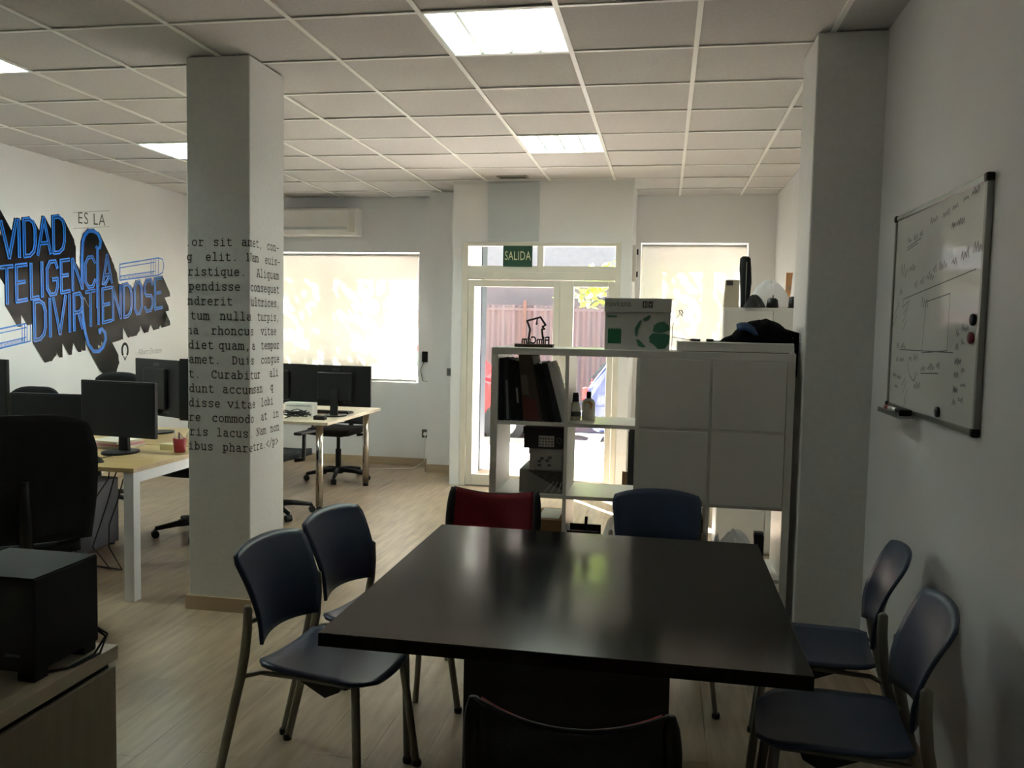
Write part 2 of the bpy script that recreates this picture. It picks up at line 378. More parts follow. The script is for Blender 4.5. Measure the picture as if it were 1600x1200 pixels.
LINES = [
 [('.or', fs(42) - .012), ('sit', fs(175)), ('amet,', fs(318)), ('con-', FW + .19)],
 [('g', fs(38)), ('elit.', fs(135)), ('Nam', fs(345)), ('euis-', FW + .165)],
 [('ristique.', fs(44)), ('Aliquam', FW + .075)],
 [('pendisse', fs(48)), ('consequat', FW + .005)],
 [('ndrerit', fs(42)), ('ultrices,', FW + .01)],
 [('tum', fs(56)), ('nulla', fs(208)), ('turpis,', FW + .08)],
 [('na', fs(36)), ('rhoncus', fs(163)), ('vitae', FW + .12)],
 [('diet', fs(44)), ('quam,', fs(200)), ('a', FW + .02), ('tempor', FW + .12)],
 [('amet.', fs(46)), ('Duis', fs(268)), ('congue', FW + .12)],
 [('t.', fs(44)), ('Curabitur', fs(162)), ('ali', FW + .22)],
 [('dunt', fs(46)), ('accumsan', fs(220)), ('q', FW + .23)],
 [('disse', fs(44)), ('vitae', fs(246)), ('lobi', FW + .12)],
 [('re', fs(44)), ('commodo', fs(165)), ('at', FW + .12), ('in', FW + .26)],
 [('ris', fs(48)), ('lacus.', fs(188)), ('Nam', FW + .07), ('non', FW + .23)],
 [('ibus', fs(40)), ('pharetra.</p>', fs(220))],
]
z_top = aty(340, 384, CY0).z; z_bot = aty(345, 704, CY0).z
for li, words in enumerate(LINES):
    zb = z_top + (z_bot - z_top) * li / (len(LINES) - 1)
    b = MB()
    for wd, s0 in words:
        for k, ch in enumerate(wd):
            cx = s0 + k * ADV
            for pl in GL[ch]:
                pts = [(cx + px / .6 * ADV * .98, zb + py * EM * 1.05) for px, py in pl]
                pts = [p for p in pts if p[0] > .002 and p[0] < FW + .398]
                # split at the corner so no stroke bridges the edge
                run = []
                for p in pts:
                    if run and (run[-1][0] <= FW) != (p[0] <= FW):
                        if len(run) > 1: b.ribbon(run, .0056, strip)
                        run = []
                    run.append(p)
                if len(run) > 1: b.ribbon(run, .0056, strip)
    b.build('lettering', typeprint_m, column)

# ------------------------------------------------------------------ windows with roller blinds
def window(name, x0, x1, z0, z1, blindlabel, cords):
    w = struct(MB().box(x0, x1, YB + .20, YB + .25, z0, z0 + .06).box(x0, x1, YB + .20, YB + .25, z1 - .06, z1).box(x0, x0 + .06, YB + .20, YB + .25, z0 + .06, z1 - .06).box(x1 - .06, x1, YB + .20, YB + .25, z0 + .06, z1 - .06).box((x0 + x1) / 2 - .04, (x0 + x1) / 2 + .04, YB + .20, YB + .25, z0 + .06, z1 - .06).build(name, alu_m))
    m = (x0 + x1) / 2
    for a, c in ((x0 + .06, m - .04), (m + .04, x1 - .06)): bx('pane', glass_m, w, a, c, YB + .222, YB + .228, z0 + .06, z1 - .06)
    bx('window_sill', white_m, w, x0, x1, YB + .012, YB + .20, z0 - .001, z0 + .012)
    t = thing('roller_blind', blindlabel, 'blind', (m, YB + .05, z1))
    L = (x1 - x0) / 2 - .012
    MB().tube([(-L, 0, -.035), (L, 0, -.035)], .022, 12).build('roller_tube', white_m, t, smooth=True)
    MB().sheet([[(-L + .01 + 2 * (L - .01) * i / 12, -.022, -.035 - (z1 - z0 - .075) * j / 10) for j in range(11)] for i in range(13)], .0012).build('blind_fabric', blind_m, t)
    MB().box(-L + .01, L - .01, -.03, -.014, -(z1 - z0) + .015, -(z1 - z0) + .04).build('bottom_bar', white_m, t)
    if cords: MB().tube([(L, -.03, -.05), (L + .002, -.035, -.8), (L, -.03, -1.0)], .0025, 6).build('pull_cord', white_m, t)
    return t
window('window_1', WX0, WX1, WZ0, WZ1, 'wide cream roller blind pulled down over the window behind the far desk', False)
window('window_2', VX0, VX1, VZ0, VZ1, 'narrower cream roller blind pulled down right of the entrance door', True)

# ------------------------------------------------------------------ glazed entrance door
door = struct(MB().box(-1.92, -1.865, YD - .01, YD + .06, 0, 2.335).box(-.47, -.42, YD - .01, YD + .06, 0, 2.335)
    .box(-1.865, -.47, YD - .01, YD + .06, 1.985, 2.06).box(-1.865, -.47, YD - .01, YD + .06, 2.30, 2.335).box(-1.20, -1.142, YD - .01, YD + .06, 2.06, 2.30).build('door_1', alu_m, bevel=.004))
tag(door, 'cream aluminium street door with two glazed leaves and transom lights')
MB().box(-1.865, -1.20, YD - .004, YD + .05, 2.06, 2.115).box(-1.142, -.47, YD - .004, YD + .05, 2.06, 2.115).build('transom_rail', alu_m, door)
for a, c in ((-1.86, -1.205), (-1.14, -.475)): bx('transom_pane', glass_m, door, a, c, YD + .022, YD + .028, 2.115, 2.30)
lf = MB().box(-1.86, -1.80, YD, YD + .05, .01, 1.98).box(-1.04, -.982, YD, YD + .05, .01, 1.98).box(-1.80, -1.04, YD, YD + .05, 1.918, 1.98).box(-1.80, -1.04, YD, YD + .05, .01, .115).build('door_leaf', alu_m, door, bevel=.004)
bx('pane', glass_m, lf, -1.80, -1.04, YD + .022, YD + .028, .115, 1.918)
rf = MB().box(-.978, -.85, YD, YD + .05, .01, 1.98).box(-.53, -.473, YD, YD + .05, .01, 1.98).box(-.85, -.53, YD, YD + .05, 1.925, 1.98).box(-.85, -.53, YD, YD + .05, .01, .105).build('door_leaf', alu_m, door, bevel=.004)
bx('pane', glass_m, rf, -.85, -.53, YD + .022, YD + .028, .105, 1.925)
MB().box(-1.79, -1.62, YD - .05, YD - .012, 2.0, 2.045).tube([(-1.70, YD - .03, 1.998), (-1.70, YD - .03, 1.985)], .01, 8).tube([(-1.70, YD - .035, 1.985), (-1.52, YD - .07, 1.985), (-1.46, YD - .012, 2.0)], .006, 6).build('door_closer', alu_m, lf)
MB().tube([(-1.07, YD - .001, 1.02), (-1.07, YD - .05, 1.02), (-1.18, YD - .05, 1.02)], .009, 8).build('door_handle', silver_m, lf)
bx('door_threshold', silver_m, door, -1.92, -.42, YD - .005, YD + .08, 0, .01)

# exit sign on the transom
s = thing('exit_sign', 'dark green exit sign with pale letters above the entrance door', 'sign', (-1.385, YD - .012, 2.205))
bx('sign_plate', green_m, s, -.14, .14, -.006, 0, -.097, .097, bevel=.002)
text_mesh('lettering', 'SALIDA', .118, cream_m, s, lambda a, b2, d: (a * .62, -.0075, b2 * 1.0), spacing=1.06)

# ------------------------------------------------------------------ outdoors
pave_m = mat('pavement_concrete', (202, 198, 190), .8, var=.1, scale=4)
road_m = mat('asphalt', (150, 148, 146), .85, var=.1, scale=20)
mauve_m = mat('mauve_facade', (228, 198, 198), .85, var=.06, scale=3)
fence_m = mat('reddish_sheet_fence', (186, 168, 168), .7, var=.12, scale=2, stretch=(6, 1, .3))
leaf_m = translucent('sunlit_leaf', (160, 184, 84), .5)
bark_m = mat('bark', (84, 72, 60), .9, var=.2, scale=12, bump=.3)
ground = struct(MB().box(-16, 16, YB + TH, 11.6, -.25, -.04).box(BAY0 + .1, BAY1 - .1, YD + .06, YB + TH, -.25, -.03).build('pavement', pave_m))
struct(MB().box(-16, 16, 11.72, 17.2, -.3, -.15).build('road', road_m))
struct(MB().box(-16, 16, 11.6, 11.72, -.3, -.03).build('kerb', mat('kerb_stone', (178, 176, 170), .8), bevel=.01))
struct(MB().box(-16, 16, 17.2, 22, -.3, -.05).build('far_pavement', pave_m))
fac = struct(MB().box(-16, 12, 20.5, 21.0, -.05, 7.5).build('facade', mauve_m))
bx('string_course', mat('pale_band', (206, 206, 208), .8), fac, -16, 12, 20.4, 20.5, 3.0, 3.6)
for k in range(7):
    x = -9 + k * 2.4
    w_ = bx('facade_window', mat('dark_window', (70, 76, 84), .2), fac, x, x + 1.1, 20.44, 20.5, 4.2, 5.6)
    bx('window_frame', white_m, w_, x + .53, x + .57, 20.42, 20.44, 4.2, 5.6)
fn = thing('sheet_fence', 'reddish ribbed metal fence across the street seen through the door', 'fence', (0, 18.2, -.05))
b = MB(); n = 240
g = [[(-9 + 14.0 * i / n, (.03 if (i % 4) in (0, 1) else -.03), z) for z in (0.0, 2.05)] for i in range(n + 1)]
b.sheet(g, .004, (0, 1, 0)); b.build('ribbed_sheet', fence_m, fn)
for k in range(8): MB().box(-9 + k * 2 - .04, -9 + k * 2 + .04, -.12, -.04, 0, 2.15).build('fence_post', mat('rusty_post', (180, 146, 134), .8), fn)
bx('fence_rail', fence_m, fn, -9, 5, -.075, -.04, 1.93, 1.99)

def car(name, label, loc, rz, paint, tail=True, L=4.1, Hc=1.42):
    t = thing(name, label, 'car', loc, rz, 'cars parked in the street')
    prof = [(-L / 2, .32), (-L / 2 - .02, .62), (-L / 2 + .06, .86), (-L / 2 + .42, Hc - .06), (-L / 2 + .75, Hc), (.35, Hc - .02), (.95, .95), (L / 2 - .25, .78), (L / 2, .58), (L / 2 + .01, .32), (L / 2 - .3, .22), (-L / 2 + .2, .22)]
    b = MB(); wd = .82; n = len(prof); rings = []
    for f_, y in ((.93, -wd), (1.0, -wd * .93), (1.0, wd * .93), (.93, wd)):
        rings.append([(x * (.985 if f_ < 1 else 1), y * (1.0 if z < .9 else .86), .3 + (z - .3) * f_ if z > .3 else z) for x, z in prof])
    vs = [p for r_ in rings for p in r_]; fcs = [(i * n + j, i * n + (j + 1) % n, (i + 1) * n + (j + 1) % n, (i + 1) * n + j) for i in range(3) for j in range(n)]
    fcs += [tuple(range(n)), tuple(3 * n + j for j in range(n - 1, -1, -1))]
    b.add(vs, fcs).build('body', paint, t, bevel=.03)
    gl = mat('car_glass', (66, 84, 82), .08)
    for sgn in (-1, 1):
        MB().prism([(-L / 2 + .42, .9), (-L / 2 + .66, Hc - .12), (.28, Hc - .12), (.72, .93)], lambda a, c, d: (a, sgn * (.71 + d), c), 0, .06).build('side_window', gl, t)
        for x in (-L / 2 + .72, L / 2 - .75):
            wh = MB().tube([(x, sgn * .66, .3), (x, sgn * .84, .3)], .31, 20).build('wheel', blackmat_m, t)
            MB().tube([(x, sgn * .84, .3), (x, sgn * .85, .3)], .19, 16).build('hub_cap', silver_m, wh)
        MB().box(-L / 2 - .035, -L / 2 + .05, sgn * .66 - .1, sgn * .66 + .1, .66, .84).build('tail_lamp', mat('tail_lamp_red', (226, 52, 48), .25), t, bevel=.02)
    MB().prism([(-L / 2 + .03, .92), (-L / 2 + .345, Hc - .12), (-L / 2 + .37, Hc - .12), (-L / 2 + .055, .92)], lambda a, c, d: (a, d, c), -.58, .58).build('rear_window', gl, t)
    bx('bumper', mat('bumper_grey', (92, 98, 116), .5), t, -L / 2 - .06, -L / 2 + .1, -.78, .78, .34, .5, bevel=.02)
    return t
car('parked_car', 'bright red parked car seen at the left of the door glass', (-3.55, 12.75, -.15), 0, mat('car_red', (158, 12, 20), .25, coat=.6), L=4.1)
car('parked_car', 'blue-grey parked car with red tail lamps seen through the open shelving', (1.0, 12.75, -.15), 0, mat('car_blue_grey', (58, 66, 104), .28, coat=.6), L=4.2)

def tree(label, loc, clumps, seed):
    tr = thing('street_tree', label, 'tree', loc)
    MB().tube([(0, 0, 0), (.05, .05, 1.2), (0, 0, 2.4), (-.1, .1, 3.4)], [.16, .13, .11, .07], 10).build('trunk', bark_m, tr, smooth=True)
    for ang in range(0, 360, 60):
        c_, s_ = math.cos(R(ang)), math.sin(R(ang))
        MB().tube([(0, 0, 2.2), (.7 * c_, .5 * s_, 3.0), (1.7 * c_, .9 * s_, 3.5)], [.07, .05, .02], 6).build('branch', bark_m, tr, smooth=True)
    b = MB(); rg = random.Random(seed)
    for cx, cyy, cz, cr in clumps:
        for k in range(int(190 * cr)):
            d = Vector((rg.gauss(0, 1), rg.gauss(0, 1), rg.gauss(0, 1))).normalized() * cr * rg.random() ** .4
            p = Vector((cx, cyy, cz)) + d; s_ = rg.uniform(.05, .10)
            a = Vector((rg.gauss(0, 1), rg.gauss(0, 1), rg.gauss(0, .6))).normalized(); c_ = a.cross(Vector((rg.gauss(0, 1), rg.gauss(0, 1), rg.gauss(0, 1)))).normalized()
            b.add([p - a * s_, p + c_ * s_ * .5, p + a * s_, p - c_ * s_ * .5], [(0, 1, 2, 3)])
    tag(b.build('foliage', leaf_m, tr), kind='stuff')
rg = random.Random(3)
tree('leafy yellow-green street tree seen through the door and transom', (1.6, 10.9, -.04), [(rg.uniform(-2.6, 2.6), rg.uniform(-1.2, 1.2), rg.uniform(2.9, 5.2), rg.uniform(.35, .7)) for _ in range(40)] + [(rg.uniform(-3.6, -2.0), rg.uniform(-.6, .6), rg.uniform(3.0, 4.8), .55) for _ in range(12)] + [(-2.55, -.1, 2.02, .22), (-2.3, 0, 2.1, .26), (-2.1, .1, 2.2, .24), (-2.9, .0, 2.0, .12), (-2.55, 0, 2.26, .16), (-2.2, 0, 2.3, .2), (-1.9, .1, 2.3, .2)], 4)  # second clump list is foliage added to shade the right blind
tree('leafy street tree shading the left window from outside', (-6.4, 11.0, -.04), [(rg.uniform(-1.9, 1.7), rg.uniform(-1.2, 1.2), rg.uniform(2.5, 4.9), rg.uniform(.4, .75)) for _ in range(56)], 5)
# ================================================================== CEILING LIGHTS
tube_near = emit('fluorescent_tube_near', (244, 255, 250), TUBE_NEAR)
tube_far = emit('fluorescent_tube_far', (236, 255, 248), TUBE_FAR)
refl_m = mat('louvre_reflector', (226, 236, 230), .25, metal=.6, var=.01)
def troffer(x0, y0, label, tube_m=tube_far):
    t = thing('ceiling_light', label, 'ceiling light', (x0 + .3, y0 + .3, CEIL), 0, 'fluorescent louvre lights set in the ceiling grid')
    MB().box(-.29, .29, -.29, .29, .085, .09).box(-.294, -.288, -.29, .29, .0, .09).box(.288, .294, -.29, .29, .0, .09).box(-.29, .29, -.294, -.288, .0, .09).box(-.29, .29, .288, .294, .0, .09).build('housing', white_m, t)
    for k in range(4):
        x = -.2175 + k * .145
        MB().tube([(x, -.28, .045), (x, .28, .045)], .013, 10).build('tube', tube_m, t, smooth=True)
    b = MB()
    for k in range(3):
        x = -.145 + k * .145
        b.prism([(-.006, .006), (.006, .006), (.016, .046), (-.016, .046)], lambda a, c, d: (x + a, d, c), -.287, .287)
    b.build('louvre_blade', refl_m, t)
    for k in range(9):
        y = -.24 + k * .06
        MB().box(-.287, .287, y - .001, y + .001, .008, .026).build('cross_blade', refl_m, t)
    return t
troffer(GX + .6, GY, 'glaring white fluorescent ceiling light above the meeting table', tube_near)
troffer(GX + .6, GY + 2.4, 'striped fluorescent ceiling light nearest the exit sign')
troffer(GX - 2.4, GY, 'fluorescent ceiling light cut off at the left edge of the picture')
troffer(GX - 2.4, GY + 2.4, 'fluorescent ceiling light half hidden by the lettered column')
v = thing('ceiling_vent', 'small slotted vent in the ceiling in front of the entrance', 'vent', (-1.41, 7.68, CEIL))
bx('vent_frame', mat('vent_grey', (150, 146, 136), .5), v, -.14, .14, -.05, .05, -.006, .006)
for k in range(3): bx('vent_slot', blackmat_m, v, -.12, .12, -.035 + k * .026, -.022 + k * .026, -.0075, -.005)

# ================================================================== MURAL ON THE LEFT WALL
mural = struct(MB().box(XL, XL + .0006, 5.0, 8.35, 1.0, 2.75).build('trim_mural_ground', wall_m))
mural.name = 'trim_1'
tag(mural, 'glossy blue and black lettering mural on the left wall')
def mw(a, c, d=0.0): return (XL + .001 + d, a, c)
def wpt(u, v_): q_ = atx(u, v_, XL); return (q_.y, q_.z)
LT = {
 'V': (1, [[(0, 1), (.5, 0), (1, 1)]]), 'I': (.2, [[(.5, 0), (.5, 1)]]),
 'D': (.9, [[(0, 0), (0, 1), (.5, 1), (.85, .9), (1, .7), (1, .3), (.85, .1), (.5, 0), (0, 0)]]),
 'A': (1, [[(0, 0), (.5, 1), (1, 0)], [(.2, .3), (.8, .3)]]),
 'T': (.95, [[(0, 1), (1, 1)], [(.5, 1), (.5, 0)]]), 'E': (.75, [[(1, 1), (0, 1), (0, 0), (1, 0)], [(0, .52), (.8, .52)]]),
 'L': (.6, [[(0, 1), (0, 0), (1, 0)]]), 'G': (.85, [[(1, .8), (.8, 1), (.3, 1), (0, .8), (0, .2), (.3, 0), (.8, 0), (1, .2), (1, .45), (.55, .45)]]),
 'N': (.85, [[(0, 0), (0, 1), (1, 0), (1, 1)]]), 'C': (.8, [[(1, .8), (.75, 1), (.3, 1), (0, .8), (0, .2), (.3, 0), (.75, 0), (1, .2)]]),
 'R': (.8, [[(0, 0), (0, 1), (.7, 1), (1, .85), (1, .6), (.7, .48), (0, .48)], [(.5, .48), (1, 0)]]),
 'O': (.85, [[(.3, 0), (0, .2), (0, .8), (.3, 1), (.7, 1), (1, .8), (1, .2), (.7, 0), (.3, 0)]]),
 'S': (.75, [[(1, .85), (.8, 1), (.25, 1), (0, .85), (0, .62), (.2, .52), (.8, .48), (1, .36), (1, .15), (.75, 0), (.2, 0), (0, .15)]]),
 'É': (.75, [[(1, 1), (0, 1), (0, 0), (1, 0)], [(0, .52), (.8, .52)], [(.3, 1.12), (.75, 1.3)]]),
}
SH = Vector((.13, -.17))
def strokes_for(quad, spans):
    TL, TR, BR, BL = [Vector(wpt(*p)) for p in quad]
    x0p, x1p = quad[0][0], quad[1][0]
    inv = []
    for ch, a, c in spans:
        for pl in LT[ch][1]:
            out = []
            for px, py in pl:
                # horizontal position through the wall so that letters keep their place along it
                u = (a + (c - a) * px if ch != 'I' else (a + c) / 2)
                ty = TL.x + (TR.x - TL.x) * u; 
                top = TL.y + (TR.y - TL.y) * u; bot = BL.y + (BR.y - BL.y) * u
                out.append((ty, bot + (top - bot) * py))
            inv.append(out)
    return inv
def spanfix(quad, lst):      # pixel x spans -> fractions along the wall
    y0, y1 = wpt(quad[0][0], quad[0][1])[0], wpt(quad[1][0], quad[1][1])[0]
    r_ = []
    for ch, a, c in lst:
        fa = (a - quad[0][0]) / (quad[1][0] - quad[0][0]); fc = (c - quad[0][0]) / (quad[1][0] - quad[0][0])
        ya = wpt(a, quad[0][1] + (quad[1][1] - quad[0][1]) * fa)[0]; yc = wpt(c, quad[0][1] + (quad[1][1] - quad[0][1]) * fc)[0]
        r_.append((ch, (ya - y0) / (y1 - y0), (yc - y0) / (y1 - y0)))
    return r_
Q1 = [(-1, 346), (100, 338), (100, 393), (-1, 404)]
Q2 = [(-1, 418), (174, 398), (174, 441), (-1, 476)]
Q3 = [(51, 472), (252, 434), (252, 480), (51, 532)]
words = [
 (Q1, [('V', 0, 24), ('I', 25, 31), ('D', 36, 53), ('A', 57, 77), ('D', 82, 99)]),
 (Q2, [('T', 0, 18), ('E', 24, 40), ('L', 47, 58), ('I', 62, 66), ('G', 72, 88), ('E', 94, 107), ('N', 112, 127), ('C', 132, 147), ('I', 149, 154), ('A', 159, 173)]),
 (Q3, [('D', 52, 69), ('I', 74, 79), ('V', 82, 101), ('I', 105, 109), ('R', 114, 127), ('T', 133, 147), ('I', 150, 154), ('É', 159, 172), ('N', 175, 187), ('D', 192, 204), ('O', 209, 220), ('S', 225, 237), ('E', 241, 252)]),
]
allst = []
for quad, lst in words: allst.append(strokes_for(quad, spanfix(quad, lst)))
swash = [[wpt(*p) for p in [(127, 450), (127, 400), (128, 378), (131, 368), (137, 361), (145, 361), (152, 366), (156, 376), (155, 386), (151, 389), (149, 386)]],
         [wpt(*p) for p in [(127, 478), (129, 500), (132, 520), (137, 538), (145, 549), (153, 549), (160, 542), (164, 530), (163, 520), (158, 514), (154, 516), (155, 520)]],
         [wpt(*p) for p in [(151, 389), (151, 420), (151, 450), (151, 480)]]]
allst.append(swash)
SHN = [0]
def shadow(mb, pts, w, depth, sh):
    for k in range(len(pts) - 1):
        a = Vector(pts[k]); c = Vector(pts[k + 1]); t = c - a
        if t.length < 1e-6: continue
        t.normalize(); nn = Vector((-t.y, t.x)) * w / 2; a2 = a - t * w * .4; c2 = c + t * w * .4
        base = [a2 - nn, c2 - nn, c2 + nn, a2 + nn]
        cand = base + [p + sh for p in base]
        cand = sorted(set((round(p.x, 6), round(p.y, 6)) for p in cand)); 
        def cr(o, p, q): return (p[0] - o[0]) * (q[1] - o[1]) - (p[1] - o[1]) * (q[0] - o[0])
        lo = []
        for p in cand:
            while len(lo) > 1 and cr(lo[-2], lo[-1], p) <= 0: lo.pop()
            lo.append(p)
        hi = []
        for p in reversed(cand):
            while len(hi) > 1 and cr(hi[-2], hi[-1], p) <= 0: hi.pop()
            hi.append(p)
        hull = lo[:-1] + hi[:-1]
        SHN[0] += 1; dd = depth + 4e-5 * (SHN[0] % 140)      # overlapping vinyl layers, each a hair prouder
        mb.add([mw(p[0], p[1], dd) for p in hull], [tuple(range(len(hull)))])
for wi, sts in enumerate(allst):
    b1, b2, b3 = MB(), MB(), MB()
    for pl in sts:
        shadow(b1, pl, .042, .0, SH * (1.35 if wi == 3 else 1.0))
        b2.ribbon(pl, .034, mw, .0062 + .0004 * wi); b3.ribbon(pl, .007, mw, .0078 + .0003 * wi)
    b1.build('letter_shadow', mblack_m, mural); b2.build('letter_outline', mblue_m, mural)
    if wi < 3: b3.build('letter_core', mblack_m, mural)
    else: b3.build('swash_core', mblue_m, mural)
b = MB()           # the initial cut by the frame
shadow(b, [wpt(-14, 350), wpt(-14, 400)], .05, 0, SH * 1.5); shadow(b, [wpt(-14, 318), wpt(-6, 330)], .08, 0, SH * 1.6); b.build('letter_shadow', mblack_m, mural)
def pencil(px, tip):
    b = MB(); P = [wpt(*p) for p in px]
    A, B, C, D = [Vector(p) for p in P]
    L_ = lambda u, v_: tuple((A.lerp(B, u)).lerp(D.lerp(C, u), v_))
    w_ = .012
    b.ribbon([L_(0, 0), L_(1, 0)], w_, mw, .001); b.ribbon([L_(0, .22), L_(.9, .22)], w_ * .7, mw, .001)
    b.ribbon([L_(0, .74), L_(.9, .74)], w_ * .7, mw, .001); b.ribbon([L_(0, 1), L_(1, 1)], w_, mw, .001); b.ribbon([L_(0, 0), L_(0, 1)], w_, mw, .001)
    for u in (.8, .86, .92, 1.0): b.ribbon([L_(u, 0), L_(u, 1)], w_ * .7, mw, .001)
    if tip: b.ribbon([L_(1, 0), L_(1.12, .12), L_(1.16, .5), L_(1.12, .88), L_(1, 1)], w_, mw, .001)
    for k in range(26): b.ribbon([L_(k / 30, .98), L_(k / 30 + .02, .76)], w_ * .5, mw, .001)
    b.build('pencil_outline', mblue_m, mural)
pencil([(187, 413), (247, 403), (247, 430), (187, 438)], True)
pencil([(-20, 518), (47, 504), (47, 533), (-20, 549)], False)
q0 = wpt(143, 343)
text_mesh('lettering', 'ES LA', .15, greyprint_m, mural, lambda a, c, d: mw(q0[0] + a * .95, q0[1] + c + a * .06, .001), spacing=1.15)
b = MB()
for v_ in (331, 356): b.ribbon([wpt(114, v_ + 1), wpt(171, v_ - 2)], .005, mw, .001)
b.build('rule_line', palegrey_m, mural)
q1 = wpt(232, 549)
text_mesh('lettering', '- Albert Einstein', .085, palegrey_m, mural, lambda a, c, d: mw(q1[0] + a * .8, q1[1] + c + a * .02, .001), shear=.3)
q2 = wpt(195, 549); b = MB()
b.ribbon([(q2[0] + math.cos(R(t)) * .045, q2[1] + math.sin(R(t)) * .065 + .01) for t in range(-40, 221, 20)], .026, mw, .001)
b.ribbon([(q2[0] - .02, q2[1] - .05), (q2[0], q2[1] - .085), (q2[0] + .02, q2[1] - .05)], .012, mw, .001)
b.build('hair_icon', mblack_m, mural)

# ================================================================== FITTINGS ON THE WALLS
def air_con(label, loc, rz, w=.86):
    t = thing('air_conditioner', label, 'air conditioner', loc, rz)
    prof = [(0, 0), (0, .29), (-.17, .29), (-.205, .26), (-.205, .07), (-.16, .0)]
    MB().prism(prof, lambda a, c, d: (d, a, c), -w / 2, w / 2).build('casing', white_m, t, bevel=.008)
    bx('air_flap', mat('flap_grey', (200, 202, 200), .4), t, -w / 2 + .05, w / 2 - .09, -.21, -.203, .055, .085)
    bx('end_cap', alu_m, t, w / 2 - .075, w / 2 - .004, -.2085, -.2, .03, .27)
    bx('intake_grille', mat('grille_dark', (96, 96, 90), .6), t, -w / 2 + .05, w / 2 - .09, -.16, -.03, .288, .293)
    return t
air_con('white air conditioner on the far wall above the left blind', (-3.72, YB, 2.485), 0, .88)
air_con('air conditioner at the top of the right wall above the whiteboard', (XR, 2.32, 2.565), -PI / 2, .86)
o = thing('wall_controller', 'black wall-mounted box with a thin cable beside the left blind', 'controller', (-2.51, YB, 1.195))
bx('box', black_m, o, -.065, .07, -.05, 0, -.055, .06, bevel=.006)
MB().tube([(-.05, -.02, -.055), (-.09, -.012, -.14), (-.06, -.012, -.26), (0, -.012, -.27), (.03, -.012, -.15), (.03, -.02, -.055)], .003, 6).build('cable', black_m, o)
o = thing('power_socket', 'dark power socket low on the far wall with a white plug', 'socket', (-2.53, YB, .36))
bx('socket_plate', mat('dark_brown_plate', (88, 78, 68), .5), o, -.045, .045, -.012, 0, -.045, .045, bevel=.003)
MB().tube([(0, -.012, 0), (0, -.045, 0)], .02, 10).build('plug', white_m, o)
MB().tube([(0, -.04, 0), (0, -.05, -.15), (.0, -.05, -.3), (-.08, -.2, -.352), (-.5, -.38, -.354), (-.9, -.62, -.354)], .004, 6).build('cable', white_m, o)
o = thing('light_switch', 'grey square light switch on the pier beside the entrance door', 'switch', (-2.17, 8.5, 1.06))
bx('switch_plate', mat('switch_grey', (128, 130, 132), .4), o, -.045, .045, -.012, 0, -.04, .04, bevel=.003)
bx('rocker', mat('switch_grey_dark', (108, 110, 112), .4), o, -.03, .03, -.017, -.012, -.03, .03)
o = thing('sensor_bar', 'slim white bar with two black clips on the wall right of the entrance', 'sensor', (BAY1 + .004, 8.12, 2.16))
bx('bar', white_m, o, -.004, .03, -.03, .03, -.17, .17, bevel=.004)
for z in (-.1, .11): bx('clip', black_m, o, .03, .045, -.018, .018, z - .025, z + .025)

# ================================================================== WHITEBOARD
WY0, WY1, WB0, WB1 = 2.73, 3.748, 1.25, 2.03
wbd = thing('whiteboard', 'whiteboard with faded marker notes on the right wall', 'whiteboard', (XR, (WY0 + WY1) / 2, (WB0 + WB1) / 2))
hy, hz = (WY1 - WY0) / 2, (WB1 - WB0) / 2
bx('writing_surface', board_m, wbd, -.014, -.002, -hy + .01, hy - .01, -hz + .01, hz - .01)
for nm, a in (('frame_rail', (-.02, 0, -hy, hy, hz - .018, hz)), ('frame_rail', (-.02, 0, -hy, hy, -hz, -hz + .018)), ('frame_rail', (-.02, 0, -hy, -hy + .018, -hz + .018, hz - .018)), ('frame_rail', (-.02, 0, hy - .018, hy, -hz + .018, hz - .018))):
    bx(nm, silver_m, wbd, *a, bevel=.002)
for sy in (-1, 1):
    for sz in (-1, 1): MB().obox((-.012, sy * (hy - .009), sz * (hz - .009)), (.026, .027, .027)).build('corner_cap', black_m, wbd, bevel=.006)
bx('pen_tray', silver_m, wbd, -.075, -.02, .10, .40, -hz - .012, -hz - .004, bevel=.002)
bx('pen_tray_lip', silver_m, wbd, -.078, -.073, .10, .40, -hz - .012, -hz + .006)
def bf(a, c, d=0.0): return (-.0146 - d, hy - a, c - hz)      # a from the far edge, c up from the bottom edge
rg = random.Random(11)
def scrib(b, a, c, L_, h, slope=.0, w=.0036):
    pts = []; x = 0
    while x < L_:
        n = rg.choice((2, 3, 4)); pts = []
        for k in range(n * 2 + 1):
            pts.append((a + x + k * h * .35, c + slope * x + (h * rg.uniform(.4, 1) if k % 2 else rg.uniform(-.1, .15) * h)))
        b.ribbon(pts, w, bf); x += (n * 2 + 1) * h * .35 + h * .6
groups = [
 [(.18, .655, .20, .026, .06), (.46, .70, .10, .03, .1)], [(.60, .705, .16, .026, .12), (.80, .73, .14, .024, .1), (.70, .655, .10, .024, .08)],
 [(.10, .53, .03, .05, 0), (.22, .545, .02, .03, 0), (.10, .46, .04, .03, .2)], [(.30, .475, .18, .032, .15), (.52, .52, .10, .03, .1), (.72, .535, .2, .036, .1)],
 [(.10, .245, .06, .024, 0), (.10, .19, .08, .022, .1), (.06, .13, .10, .018, -.1), (.1, .085, .06, .02, 0)], [(.28, .20, .08, .026, .1), (.44, .17, .20, .026, .1)],
 [(.80, .30 - .045 * k, .07, .022, .3) for k in range(6)], [(.36, .10, .09, .03, .1)], [(.40, .40, .05, .04, .4)],
]
for gset in groups:
    b = MB()
    for a in gset: scrib(b, *a)
    tag(b.build('marker_note', ink_m, wbd), kind='stuff')
b = MB()
